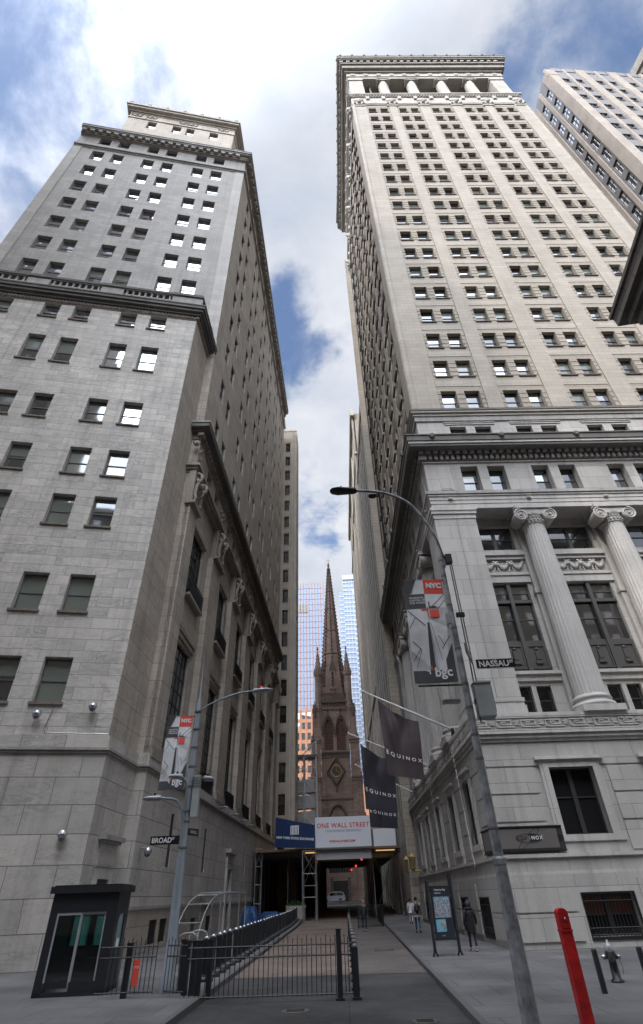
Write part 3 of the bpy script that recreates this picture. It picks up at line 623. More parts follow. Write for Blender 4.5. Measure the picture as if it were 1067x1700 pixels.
        for u in CO:
            cb = MB(); c = F.pt(u, 1.15, 0); cb.lathe([(1.15,115.2),(1.2,115.6),(1.02,115.9),(1.0,120),(.93,124.9)], (c.x,c.y,0), granite_top, 48, True, 16, .07)
            F.box(cb, u-1.2, u+1.2, 0.0, 2.3, 115.1, 115.3, granite_top); F.box(cb, u-1.25, u+1.25, -.02, 2.3, 125.8, 126.1, granite_top)
            for s in (-1, 1): volute(cb, F, u+s*.95, .1, 125.3, .4, granite_top, -s)
            F.box(cb, u-.95, u+.95, .1, 2.1, 125.2, 125.8, granite_top); cb.build('gallery_column', T)
        mb = MB(); F.box(mb, .15, W-.15, .15, 4.6, 126.1, 127.0, granite_top); F.box(mb, 0, W, 0, 3, 127.0, 128.8, granite_top)
        for u in range(12): F.box(mb, 1.2+u*2.55-.4, 1.2+u*2.55+.4, -.12, .1, 127.4, 128.4, granite_top)
        F.box(mb, -.3, W+.3, -.3, 3, 128.8, 129.6, granite_dark); n = int((W+2)/1.35)
        for k in range(n): F.box(mb, -1.2+k*1.35, -1.2+k*1.35+.65, -1.25, 0, 131.9, 132.7, granite_top)
        F.box(mb, -.8, W+.8, -.8, 3, 129.6, 131.2, granite_dark); F.box(mb, -1.1, W+1.1, -1.1, 3, 131.2, 131.9, granite_dark)
        F.box(mb, -1.45, W+1.45, -1.45, 3, 132.7, 133.2, granite_dark); F.box(mb, -1.62, W+1.62, -1.62, 3, 133.2, 134.0, granite_dark); F.box(mb, -1.7, W+1.7, -1.7, 3, 134.0, 134.4, granite_dark)
        for k in range(14): mb.ball(F.pt(-1+k*2.4,-1.6,134.4), .3, granite_dark, 5)
        mb.build('top_cornice', T)
    # inner body and roof
    mb = MB(); F = FRF
    F.box(mb, 1.1, WB, 1.1, 30.2, 0, 9.3, darkroom); F.box(mb, 2.2, WB, 2.2, 30.2, 9.3, 22.9, darkroom); F.box(mb, .95, WB-.05, .95, 30.8, 22.95, 115.6, darkroom); F.box(mb, 5, WB-5, 5, 27, 115.6, 132, granite_dark)
    mb.face([F.pt(WB,.12,0),F.pt(WB,30.9,0),F.pt(WB,30.9,115),F.pt(WB,.12,115)], granite); mb.face([F.pt(0,30.95,0),F.pt(WB,30.95,0),F.pt(WB,30.95,115),F.pt(0,30.95,115)], granite)
    mb.build('body', T)
    mb = MB(); F.box(mb, -1, WB+1, -1, 31.5, 134.05, 134.3, granite_dark)
    b0 = [F.pt(1,1,134.3),F.pt(WB-1,1,134.3),F.pt(WB-1,30,134.3),F.pt(1,30,134.3)]; ap = F.pt(WB/2,15.5,152)
    for k in range(4): mb.face([b0[k], b0[(k+1)%4], ap], granite_dark)
    mb.build('roof', T)
    wins.build(T)
    return T
bank_tower()

for i, (x, y, r, lab) in enumerate(((-1.3,17.6,.36,'round iron manhole cover in the street just in front of the fence'),(1.6,15.8,.3,'round iron manhole cover in the street near the lamp post'))):
    mb = MB(); mb.lathe([(r,-.128),(r,-.118),(r-.02,-.116)], (x,y,0), fr_bronze, 24)
    for k in range(5): mb.box((x-r*.6,y-r*.55+k*r*.27,-.117),(x+r*.6,y-r*.55+k*r*.27+.03,-.112), iron)
    tag(mb.build('manhole_cover'), lab, 'manhole cover')
# ---------------------------------------------------------------- left corner building (marble front wing + tower)
def ledge_path(L=60): 
    R1 = P0+SL*4.2
    return [P0-ld*26, P0, R1, QC, QC+SL*56]
def corner_tower():
    T = thing('marble_office_building', 'grey marble corner building with paired windows and dark balustraded cornice, left of the street', 'office building', (P0.x, P0.y, 0))
    wins = Wins(); path = ledge_path(); R1 = path[2]
    SF = ['bh:bb','bh:v9','bh:v6','bh:v4','bh:bb','bh:v7']; SU = ['bh:sm','bh:v5','bh:md','bh:v8']; ST_ = ['bh:ss','bh:sm','bh:ss','bh:ss']; SD = ['bh:ii','bh:ii','bh:dd','bh:v3']
    # ---- front wing: wall
    FP = [(-20.05,-18.6),(-17.2,-15.75),(-13.2,-11.8),(-10.65,-9.22),(-6.72,-5.26),(-4.1,-2.65)]
    ops = []
    for z0, z1, st in ((10.1,12.43,SF),(15.05,17.4,SF),(20.85,23.22,SF),(25.0,27.4,SF+['bh:md']),(30.0,32.47,SF+['bh:sm']),(36.25,39.43,SU),(42.0,43.95,SU)):
        for i, (a, b) in enumerate(FP):
            o = (a, b, z0, z1); ops.append(o); s = st
            if z0 > 36 and i >= 4: s = ['bh:ss']
            if 29 < z0 < 31: s = ['bh:ss'] if i == 5 else ['bh:md','bh:bd']
            if z0 > 36 and z0 < 37 and i < 4: s = ['bh:bd','bh:md']
            wins.add(FLB, o, .36, s, sill_brown)
    mb = MB(); wall(mb, FLB, -26, 0, 8.1, 44.2, ops, .4, marble); mb.build('wall', T)
    slot = [(-5.6,-4.9,4.2,6.08),(-12,-11.3,4.2,6.08)]
    mb = MB(); wall(mb, FLB, -26, .1, 1.75, 7.7, slot, .4, marble_low, -.12); wall(mb, FLB, -26, .22, 0, 1.75, [], 0, marble_low, -.24)
    for o in slot: FLB.box(mb, o[0], o[1], .25, .3, o[2], o[3], iron)
    # return wall of the wing, with the side door
    dr = [(1.55, 2.95, 0, 2.9)]
    wall(mb, FLR, -.1, 4.3, 0, 7.7, dr, .5, marble_low, -.12); mb.build('base_wall', T)
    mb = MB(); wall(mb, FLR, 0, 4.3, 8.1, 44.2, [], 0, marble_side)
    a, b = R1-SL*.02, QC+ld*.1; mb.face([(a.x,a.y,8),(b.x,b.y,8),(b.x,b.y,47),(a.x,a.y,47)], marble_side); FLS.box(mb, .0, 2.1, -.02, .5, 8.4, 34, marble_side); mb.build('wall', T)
    mb = MB(); F = FLR
    F.box(mb, 1.2,1.55,-.22,.2,0,3.2,base_trim); F.box(mb,2.95,3.3,-.22,.2,0,3.2,base_trim); F.box(mb,1.2,3.3,-.2,.2,2.9,3.35,base_trim); F.box(mb,1.15,3.35,-.26,.2,3.35,3.45,trim_grey); F.box(mb,1.25,3.25,-.17,.2,3.45,4.25,marble_low)
    F.box(mb,1.1,3.4,-.35,.2,4.25,4.36,trim_grey); F.box(mb,1.0,3.5,-.5,.2,4.36,4.55,trim_grey); mb.build('door_surround', T)
    mb = MB(); F.box(mb,1.55,2.95,.3,.36,0,2.9,fr_dark); F.box(mb,2.22,2.28,.26,.3,0,2.9,iron); mb.build('door', T)
    # ---- wing cornice + balustrade
    wp = [P0-ld*26, P0, P0+SL*4.6]
    mb = MB(); course(mb, wp, .05, .3, 44.0, 44.12, trim_brown); course(mb, wp, .12, .3, 44.12, 44.45, trim_brown)
    for F, L in ((FLB, (-26, 0)), (FLR, (0, 4.4))):
        n = int((L[1]-L[0])/.3)
        for k in range(n): u = L[0]+k*.3; F.box(mb, u, u+.16, -.2, .1, 44.16, 44.42, trim_brown)
    course(mb, wp, .35, .3, 44.45, 44.7, trim_dark); course(mb, wp, .62, .3, 44.7, 45.0, trim_dark); course(mb, wp, .78, .3, 45.0, 45.35, trim_dark); course(mb, wp, .84, .3, 45.35, 45.5, trim_dark)
    mb.build('cornice', T)
    mb = MB(); course(mb, wp, .22, .3, 45.5, 46.1, trim_grey); course(mb, wp, .3, .35, 47.45, 47.75, trim_dark); course(mb, wp, .22, .25, 47.3, 47.45, trim_dark)
    segs = [(-26,-24),(-21.9,-20.0),(-15.6,-13.6),(-9.1,-7.1),(-2.6,0.22)]
    for a, b in segs: FLB.box(mb, a, b, -.2, .2, 46.1, 47.3, trim_grey); FLB.box(mb, a, b, -.34, .3, 47.42, 47.8, trim_dark)
    for a, b in zip(segs, segs[1:]):
        n = int((b[0]-a[1])/.56)
        for k in range(n):
            u = a[1]+(k+.5)*(b[0]-a[1])/n; c = FLB.pt(u,-.02,46.1); mb.lathe([(.14,0),(.14,.1),(.09,.18),(.19,.48),(.17,.62),(.08,.9),(.1,1.0),(.14,1.1),(.14,1.2)], c, trim_grey, 8)
    FLR.box(mb, .0, 4.5, -.15, .2, 46.1, 47.3, trim_grey); mb.build('balustrade', T)
    mb = MB(); mb.face([P0-ld*26+Vector((0,0,45.4)),P0+Vector((0,0,45.4)),P0+SL*4.6+Vector((0,0,45.4)),P0-ld*26+SL*4.6+Vector((0,0,45.4))], trim_dark); mb.build('terrace', T)
    # ---- base ledge
    mb = MB()
    for p, z0, z1, m in ((.14,7.62,7.74,trim_grey),(.22,7.74,7.86,trim_brown),(.3,7.86,7.98,trim_grey),(.2,7.98,8.5,marble_low),(.08,8.5,8.58,marble_low)): course(mb, path, p, .5, z0, z1, m)
    mb.build('ledge', T)
    # ---- tower front
    F = FLT; TP = [(-21.8,-20.15),(-19.0,-17.4),(-14.72,-13.12),(-11.98,-10.37),(-7.53,-5.94),(-4.82,-3.21)]; ops = []
    for i in range(8):
        zt = 88.05-5.12*i
        for a, b in TP:
            o = (a, b, zt-2.95, zt); ops.append(o); wins.add(F, o, .4, ST_ if i < 6 or a > -8 else ['bh:v7','bh:v4','bh:ss'])
    for a, b in TP: o = (a, b, 90.75, 92.95); ops.append(o); wins.add(F, o, .4, ['bh:dd','bh:md'])
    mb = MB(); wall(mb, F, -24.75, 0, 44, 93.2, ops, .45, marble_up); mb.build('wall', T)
    mb = MB(); F.box(mb, -1.28, .02, -.06, .3, 45.6, 88.9, base_stone); mb.cut(); F.box(mb, -24.75, -23.5, -.06, .3, 45.6, 88.9, base_stone); mb.each('corner_strip', T)
    # ---- tower side: lower tall bays
    F = FLS; L = 56; C6 = [0.15, 9.85, 18.8, 27.75, 36.7, 45.6, 54.9]; BY = [(a+b)/2 for a, b in zip(C6, C6[1:])]; BY[0] = 4.85
    slots = [(5.8,6.5,3.6,6.3),(14.85,15.6,3.6,6.3),(32.6,33.2,3.4,6.2),(41.1,41.8,3.2,6.1),(49.8,50.4,3.2,6.0)]; dr = [(24.0,25.6,0,4.1)]; cel = [(4.1,5.5,.25,1.25),(6.0,7.4,.25,1.25),(7.9,9.3,.25,1.25),(13.0,14.4,.25,1.1),(17.5,18.9,.25,1.1)]
    mb = MB(); wall(mb, F, .0, L, 1.75, 7.65, slots+[(a,b,1.76,d) for a,b,c,d in dr], .5, marble_low, -.1); wall(mb, F, 0, L, 0, 1.75, cel+[(24.0,25.6,.001,1.74)], .5, marble_side, -.16)
    mb.face([R1+Vector((0,-.1,0)),QC+Vector((.16,-.1,0)),QC+Vector((.16,-.1,7.7)),R1+Vector((0,-.1,7.7))], marble_low); course(mb, path[2:], .24, .2, 1.72, 1.86, trim_grey); mb.build('base_wall', T)
    mb = MB()
    for o in slots: F.box(mb, o[0], o[1], -.06, .25, o[2], o[3], fr_dark); mb.cut()
    for o in cel:
        F.box(mb, o[0], o[1], -.08, .15, o[2], o[3], fr_dark)
        for k in range(8): u = o[0]+(o[1]-o[0])*k/7; mb.bar(F.pt(u,-.11,o[2]), F.pt(u,-.11,o[3]), .015, iron, 4)
        mb.cut()
    mb.each('window_slot', T)
    mb = MB(); F.box(mb, 23.5,24.0,-.3,.2,0,4.3,base_trim); F.box(mb,25.6,26.1,-.3,.2,0,4.3,base_trim); F.box(mb,23.5,26.1,-.28,.2,4.1,5.0,marble_low); F.box(mb,23.2,26.4,-.6,.2,5.2,5.5,trim_grey); F.box(mb,23.4,26.2,-.4,.2,5.0,5.2,trim_grey); mb.build('door_surround', T)
    mb = MB(); F.box(mb, 24.0,25.6,.2,.3,0,4.1,fr_dark); mb.build('door', T)
    t1 = [x for c in BY for x in ((c-1.85,c+1.85,9.6,16.5),(c-1.85,c+1.85,20.1,25.8))]
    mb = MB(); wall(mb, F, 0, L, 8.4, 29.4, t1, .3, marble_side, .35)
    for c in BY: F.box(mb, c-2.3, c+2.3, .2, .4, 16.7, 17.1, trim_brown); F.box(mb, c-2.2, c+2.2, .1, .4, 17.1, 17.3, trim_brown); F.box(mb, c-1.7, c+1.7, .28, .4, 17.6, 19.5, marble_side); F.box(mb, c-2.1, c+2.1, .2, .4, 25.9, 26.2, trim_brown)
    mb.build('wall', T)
    for o in t1: wins.add(F, o, .55, ['am:ii','am:dd'])
    mb = MB()
    for i, c in enumerate(C6):
        a, b = (c-1.65, c+1.65) if i not in (0,) else (-.02, 1.9)
        F.box(mb, a, b, -.12, .4, 9.0, 26.0, marble_side); F.box(mb, a-.0, b+.12, -.26, .4, 8.4, 8.8, trim_brown); F.box(mb, a, b+.06, -.2, .4, 8.8, 9.0, trim_brown); mb.cut()
    mb.each('pilaster', T)
    for i, c in enumerate(C6):
        mb = MB(); random.seed(30+i)
        a, b = (c-1.35, c+1.35) if i else (.0, 1.7); m_ = (a+b)/2
        F.box(mb, a-.25, b+.25, -.5, .3, 26.0, 26.25, trim_brown); F.box(mb, a, b, -.25, .3, 26.25, 29.2, trim_brown)
        for s in (-1, 1):                                  # scroll brackets with leaf carving between them
            u = m_+s*.75
            mb.tube([F.pt(u,-.3,29.1), F.pt(u,-.62,28.95), F.pt(u,-.72,28.55), F.pt(u,-.55,28.2), F.pt(u,-.38,28.35), F.pt(u,-.42,28.6)], .15, trim_brown, 6)
            mb.tube([F.pt(u,-.5,28.2), F.pt(u,-.34,27.6), F.pt(u,-.3,27.0), F.pt(u,-.42,26.6), F.pt(u,-.34,26.35)], [.14,.17,.15,.13,.1], trim_brown, 6)
        for r in range(5):
            for k in range(4):
                u = m_+(k-1.5)*.42+(.2 if r % 2 else 0); z = 26.5+r*.55; d = random.uniform(.0,.12); pts = [F.pt(u,-.26,z-.3), F.pt(u-.16,-.36-d,z), F.pt(u,-.52-d,z+.28), F.pt(u+.16,-.36-d,z)]
                mb.mesh(pts+[F.pt(u,-.2,z)], [(0,1,4),(1,2,4),(2,3,4),(3,0,4),(0,1,2,3)], trim_brown)
        mb.ball(F.pt(m_,-.5,28.3), .27, trim_brown, 7, (1,.8,1.2)); mb.ball(F.pt(m_,-.62,28.25), .07, trim_brown, 5)
        mb.build('carved_capital', T)
    for c in BY:                                            # railings
        for z0, z1 in ((8.5,9.7),(20.0,21.3)):
            g = MB(); n = 16
            for k in range(n+1): u = c-1.85+3.7*k/n; g.bar(F.pt(u,-.1,z0), F.pt(u,-.1,z1), .025, iron, 4)
            for z in (z0, z0+.15, z1-.25, z1): g.bar(F.pt(c-1.9,-.1,z), F.pt(c+1.9,-.1,z), .035, iron, 4)
            F.box(g, c-1.9, c+1.9, .0, .04, z0, z1, iron); F.box(g, c-2.0, c+2.0, -.15, .4, z0-.2, z0, trim_brown); g.build('window_railing', T)
    sp = path[2:]; mb = MB()
    for p, z0, z1, m in ((.1,29.2,29.4,trim_brown),(.3,29.4,29.62,trim_brown),(.5,29.62,29.85,trim_brown),(.2,29.85,30.2,trim_brown)): course(mb, sp, p, .4, z0, z1, m)
    mb.build('architrave', T)
    at_ = [x for k in range(6) for x in ((3.75+8.95*k, 5.15+8.95*k, 30.55, 32.6), (6.8+8.95*k, 8.25+8.95*k, 30.55, 32.6))]
    mb = MB(); wall(mb, F, 0, L, 30.2, 33, at_, .4, marble_side, .05); mb.build('frieze', T)
    for o in at_: wins.add(F, o, .38, SD)
    mb = MB()
    for c in C6:
        for k in range(7): mb.ball(F.pt(c+random.uniform(-1,1), .0, random.uniform(30.8,32.4)), random.uniform(.15,.3), trim_brown, 5, (1,.5,1))
    mb.build('frieze_carving', T)
    mb = MB()
    for k in range(int(L/.6)): F.box(mb, k*.6, k*.6+.32, -.42, .1, 33.05, 33.35, trim_brown)
    course(mb, sp, .12, .4, 32.85, 33.4, trim_brown); course(mb, sp, .55, .4, 33.4, 33.6, trim_dark); course(mb, sp, .95, .4, 33.6, 34.0, trim_dark); course(mb, sp, 1.02, .4, 34.0, 34.15, trim_grey); mb.build('side_cornice', T)
    # ---- tower side wall with paired windows
    ops = []
    tops = [39.3, 45.5, 51.7, 57.3]+[62.4+5.12*k for k in range(6)]+[92.95]
    for zt in tops:
        for c in range(6):
            b = 3.75+8.95*c; h = 2.95 if zt < 90 else 2.2
            ops += [(b, b+1.4, zt-h, zt), (b+3.05, b+4.5, zt-h, zt)]
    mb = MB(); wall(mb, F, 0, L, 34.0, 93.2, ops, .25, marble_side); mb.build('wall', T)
    for o in ops: wins.add(F, o, .16, SD)
    # ---- crown
    tp = [QC-ld*24.75, QC, QC+SL*56]; mb = MB()
    for p, z0, z1, m in ((.1,88.9,89.2,trim_grey),(.3,89.2,89.45,trim_grey),(.16,89.45,90.0,trim_grey),(.1,93.0,93.15,trim_grey),(.35,93.15,93.4,trim_brown),(.85,94.0,94.3,trim_grey),(1.0,94.3,94.75,trim_grey),(1.05,94.75,94.9,trim_grey)): course(mb, tp, p, .4, z0, z1, m)
    for F_, a, b in ((FLT,-24.75,.4),(FLS,.2,56)):
        n = int((b-a)/1.15)
        for k in range(n): u = a+k*1.15+.2; F_.box(mb, u, u+.6, -.8, .1, 93.4, 94.0, trim_grey)
    course(mb, tp, .45, .4, 93.4, 94.0, trim_brown); mb.build('top_cornice', T)
    mb = MB()
    for p, z0, z1 in ((.2,94.9,95.9),(.35,95.9,96.1),(-.2,96.1,96.9)): course(mb, tp, p, 1.0, z0, z1, trim_grey)
    mb.face([QC-ld*24.75+Vector((0,0,95)), QC+Vector((0,0,95)), QC+SL*56+Vector((0,0,95)), QC-ld*24.75+SL*56+Vector((0,0,95))], trim_dark)
    for k in range(22): mb.bar(FLT.pt(-22+k,-.0,96.9), FLT.pt(-22+k,-.0,97.8), .03, iron, 4)
    mb.bar(FLT.pt(-22,0,97.8), FLT.pt(-1,0,97.8), .04, iron, 4); mb.build('roof_parapet', T)
    # ---- penthouse
    F = FLT; po = [(-18.2,-16.7,107.6,110.8),(-13.9,-12.4,107.6,110.8),(-11.5,-10.1,107.6,110.8),(-7.4,-5.9,107.6,110.8)]
    PQ = F.pt(-3.15,2.5,0); PF = Fr(PQ, ld, perp(ld)); po = [(a+3.15,b+3.15,c,d) for a,b,c,d in po]; mb = MB()
    wall(mb, PF, -18.55, 0, 95, 114.6, po, .4, tan_light); FS = Fr(PQ, SL, perp(SL)); so_ = [(2.5+6*k, 4+6*k, 107.6, 110.8) for k in range(4)]; wall(mb, FS, 0, 30, 95, 114.6, so_, .4, tan_light)
    FS2 = Fr(PF.pt(-18.55,0,0), SL, perp(SL)); wall(mb, FS2, 0, 30, 95, 114.6, [], 0, tan_light); mb.build('penthouse_wall', T)
    for o in po: wins.add(PF, o, .35, ['bh:ss','bh:sm'])
    for o in so_: wins.add(FS, o, .35, SD)
    mb = MB(); pp = [PF.pt(-18.55,30,0), PF.pt(-18.55,0,0), PQ, PQ+SL*30]
    for p, z0, z1, m in ((.15,111.3,111.6,tan_light),(.1,113.6,114.0,tan_light),(.3,114.0,114.6,tan_light),(.8,114.6,115.2,granite_top),(1.0,115.2,115.7,granite_top),(.6,115.7,116.1,granite_top)): course(mb, pp, p, .5, z0, z1, m)
    PF.box(mb, -18.5, 0, .1, 29, 115.3, 115.6, granite_top)
    for k in range(7): 
        u = -19.0+k*3.15; mb.ball(PF.pt(u,-.7,116.3), .55, granite_top, 6, (1,.6,1)); 
        for s in range(3 if u < -1 else 0): mb.ball(PF.pt(u+.8*(s+1),-.7,116.1), .25, granite_top, 5)
    for k in (-18,-15.4,-9.6,-8.2,-2.6): festoon(mb, PF, k-.2, k+1.6 if k < -1 else k+.6, 111.8, 113.4, -.05, granite_top)
    mb.build('penthouse_cornice', T)
    # ---- inner body
    mb = MB(); F = FLT
    def prism(pts, z0, z1, m):
        n = len(pts); vs = [(p.x,p.y,z0) for p in pts]+[(p.x,p.y,z1) for p in pts]; mb.mesh(vs, [tuple(range(n)), tuple(range(n,2*n))]+[(k,(k+1)%n,n+(k+1)%n,n+k) for k in range(n)], m)
    prism([FLB.pt(-25.9,.85,0), FLB.pt(-.9,.85,0), FLB.pt(-.9,4.0,0), FLB.pt(-25.9,4.0,0)], 0, 45.3, darkroom)
    prism([FLT.pt(-24.7,.8,0), FLT.pt(-1.4,.8,0), FLS.pt(55.6,1.2,0), FLT.pt(-24.7,54,0)], .1, 94.8, darkroom)
    prism([FLT.pt(-24.76,.1,0), FLT.pt(-24.76,.1,0)-ld*.02, FLT.pt(-24.76,54,0)-ld*.02, FLT.pt(-24.76,54,0)], .1, 94.8, marble)
    prism([FLS.pt(55.9,.1,0), FLS.pt(56,.1,0), FLS.pt(56,24,0), FLS.pt(55.9,24,0)], .1, 94.8, marble_side); mb.build('body', T)
    wins.build(T)
corner_tower()

# ---------------------------------------------------------------- other buildings
def simple_building(T, F, W, z0, z1, cols, rows, m, styles, rev=.3, wins=None, sill=None, name='wall'):
    """cols: list of (a,b); rows: list of (c,d)"""
    ops = [(a,b,c,d) for a,b in cols for c,d in rows]; mb = MB(); wall(mb, F, W[0], W[1], z0, z1, ops, rev, m); mb.build(name, T)
    for o in ops: wins.add(F, o, rev-.05, styles, sill)
    return ops
def slab(T, pts, z0, z1, m, name='body'):
    mb = MB(); n = len(pts); vs = [(p[0],p[1],z0) for p in pts]+[(p[0],p[1],z1) for p in pts]; mb.mesh(vs, [tuple(range(n)), tuple(range(n,2*n))]+[(k,(k+1)%n,n+(k+1)%n,n+k) for k in range(n)], m); return mb.build(name, T)
X, Y = Vector((1,0,0)), Vector((0,1,0))
def left_far():
    T = thing('limestone_tower', 'tan limestone tower with one column of dark windows beyond the marble building', 'tower', (-10,92,0)); w = Wins()
    F = Fr((-22,92),X,Y); rows = [(88.1-4.33*k-2.8, 88.1-4.33*k) for k in range(19)]
    simple_building(T, F, (7.6,15.05), 0, 92.3, [(12.4,13.5)], rows, tan_stone, ['ah:dd','ah:md','ah:md'], .35, w)
    F2 = Fr((-6.95,92),Y,-X); simple_building(T, F2, (0,6), 0, 92.3, [(2.2,3.8)], rows, tan_stone, ['ah:dd'], .35, w)
    slab(T, [(-30,92.4),(-7.4,92.4),(-7.4,97.8),(-30,97.8)], 0, 92, darkroom); slab(T, [(-22,91.6),(-12.1,91.6),(-12.1,92.2),(-22,92.2)], 0, 93.3, tan_light, 'buttress')
    mb = MB(); 
    for x in (-12.05,-11.6,-11.2): F.box(mb, x+22, x+22.28, -.45, .2, 0, 93.6, tan_light); mb.cut()
    for x in (-7.9,-7.45): F.box(mb, x+22, x+22.25, -.3, .2, 0, 91, tan_light); mb.cut()
    mb.each('fluting', T)
    mb = MB()
    for c, d in rows: F.box(mb, 12.2, 13.7, -.05, .1, d+.2, d+1.3, tan_stone); F.box(mb, 12.3, 13.6, -.12, .1, c-.2, c-.02, tan_stone); mb.cut()
    mb.each('spandrel_panel', T); slab(T, [(-22,91.9),(-7.0,91.9),(-7.0,98),(-22,98)], 92.1, 92.6, tan_light, 'parapet'); slab(T, [(-10.9,93.5),(-8.2,93.5),(-8.2,97),(-10.9,97)], 92.6, 94.5, tan_light, 'penthouse')
    w.build(T)
    T = thing('stepped_tower', 'taller tan tower with a stepped top peeking over the limestone tower', 'tower', (-13,106,0)); w = Wins(); F = Fr((-30,106),X,Y)
    simple_building(T, F, (0,18.4), 90, 121, [(15.2,16.0),(17,17.6)], [(95+5*k,97.4+5*k) for k in range(5)], tan_stone, ['ah:dd'], .3, w); slab(T, [(-30,106.3),(-12.8,106.3),(-12.8,112),(-30,130)], 0, 124.3, tan_stone); slab(T, [(-30,106.2),(-12.2,106.2),(-12.2,112),(-30,130)], 0, 120.8, tan_stone); slab(T, [(-30,106),(-11.6,106),(-11.6,112),(-30,128)], 0, 112, tan_stone); w.build(T)
left_far()
strip_grey = mat('dark_window_strip', (.10,.10,.105), .5, var=.3, vscale=1.5)
def right_far():
    T = thing('pier_fronted_building', 'beige building with tall window strips between piers adjoining the columned skyscraper', 'building', (7,61,0)); w = Wins()
    F = Fr(RC+SR*31.2, SR, -perp(SR)); rows = [(12+4.06*k, 14.3+4.06*k) for k in range(15)]
    simple_building(T, F, (0,30), 0, 75.2, [(1.6+3.3*k,2.9+3.3*k) for k in range(8)], rows, strip_grey, ['ah:md','ah:dd'], .1, w)
    mb = MB()
    for k in range(9): F.box(mb, .0+3.3*k, 1.3+3.3*k, -.07, .2, 9, 75.2, granite_sm); mb.cut()
    F.box(mb, 0, 30, -.2, .2, 0, 9, base_side); F.box(mb, 0, 30, -.2, .3, 73.6, 75.6, granite_sm); mb.each('pier', T)
    slab(T, [F.pt(0,.5,0),F.pt(30,.5,0),F.pt(30,30,0),F.pt(0,30,0)], 0, 75, granite); w.build(T)
    T = thing('distant_beige_building', 'distant sunlit beige building with small punched windows at the end of the right hand side', 'building', (7,92,0)); w = Wins()
    F = Fr((7.15,92.3),Vector((0,1,0)),X); rows = [(9+4.1*k, 10.9+4.1*k) for k in range(22)]
    simple_building(T, F, (0,58), 0, 98.4, [(2+4.5*k,3.3+4.5*k) for k in range(12)], rows, granite_sm, ['ah:dd','ah:md'], .3, w)
    mb = MB(); F.box(mb, 0, 58.5, -.7, .4, 96.6, 98.6, granite_top); F.box(mb, 0, 58.5, -.3, .3, 84, 84.6, granite_top); F.box(mb, 0, 58.5, -.3, .3, 30, 30.6, granite_top)
    for k in range(4): F.box(mb, 14.5*k+.2, 14.5*k+1.2, -.3, .2, 0, 96.6, granite_sm)
    mb.build('cornice', T); slab(T, [(7.6,92.5),(60,92.5),(60,150),(7.6,150)], 0, 98, granite_sm); w.build(T)
right_far()
def pink_tower():
    T = thing('pinkish_slab_tower', 'pinkish beige high-rise with grey window strips at the upper right edge', 'high-rise', (51,32,0)); w = Wins()
    D = Vector((.9955,.095,0)).normalized(); Q = Vector((48.6,32,0)); F = Fr(Q, D, perp(D)); FS = Fr(Q, Vector((0,1,0)), X)
    rows = [(126.6-5.18*k, 129.3-5.18*k) for k in range(20)]; cols = []
    for b in (1.9+0.0, 8.9, 15.9, 22.9, 29.9, 36.9): cols += [(b, b+1.75), (b+2.75, b+4.5)]
    simple_building(T, F, (0,44), 20, 134, cols, rows, spandrel_grey, ['ap:sm','ap:md','ap:sm'], .25, w)
    simple_building(T, FS, (0,9), 20, 134, [(2.0,3.3),(4.7,6.0)], [(126.0-5.18*k, 129.6-5.18*k) for k in range(20)], spandrel_grey, ['ap:dd','ap:md','ap:dd','ap:ii'], .25, w)
    mb = MB()
    ed = [0.0]+[x for b in (1.9,8.9,15.9,22.9,29.9,36.9) for x in (b-.35, b+4.85)]+[44]
    for a, b in zip(ed[::2], ed[1::2]): F.box(mb, a, b, -.25, .2, 20, 133.6 if a < 1 else 135.5, pink_stone); mb.cut()
    for b in (1.9,8.9,15.9,22.9,29.9,36.9): F.box(mb, b+1.95, b+2.55, -.2, .2, 20, 135.5, pink_stone); mb.cut()
    F.box(mb, 0, 1.7, -.3, .2, 130.4, 134.0, pink_stone); mb.cut()
    for a, b in ((.0,1.6),(3.65,4.35),(6.4,9.2)): FS.box(mb, a, b, -.25, .2, 20, 133.2, pink_stone); mb.cut()
    mb.each('pier', T); mb = MB()
    for b in (1.9,8.9,15.9,22.9,29.9,36.9):
        F.box(mb, b-.2, b+1.9, -.1, .3, 134, 136.2, spandrel_grey); F.box(mb, b+2.6, b+4.7, -.1, .3, 134, 136.2, spandrel_grey); mb.cut()
    mb.each('parapet', T); slab(T, [F.pt(.4,.5,0),F.pt(44,.5,0),F.pt(44,28,0),(48.9,60,0)], 0, 133.5, spandrel_grey)
    mb = MB(); F.box(mb, 0, 44, -.24, 0, 0, 20, pink_stone); FS.box(mb, 0, 9, -.24, 0, 0, 20, pink_stone); FS.box(mb, 6.5, 9.2, .0, 2, 124, 131, pink_stone); mb.build('lower_wall', T); w.build(T)
    T = thing('dark_edged_tower', 'corner of a further dark cornice just entering at the top right edge', 'tower', (76,30,0)); D2 = Fr((79.5,30),Vector((.98,.2,0)),Vector((-.2,.98,0)))
    mb = MB(); D2.box(mb, 4.2, 30, 0, 20, 0, 158, pink_stone); mb.build('body', T); mb = MB(); D2.box(mb, 2.6, 31, -1.4, 21, 158, 161, granite_dark); D2.box(mb, 3.2, 31, -.9, 21, 156.5, 158, granite_dark); mb.build('cornice', T)
pink_tower()
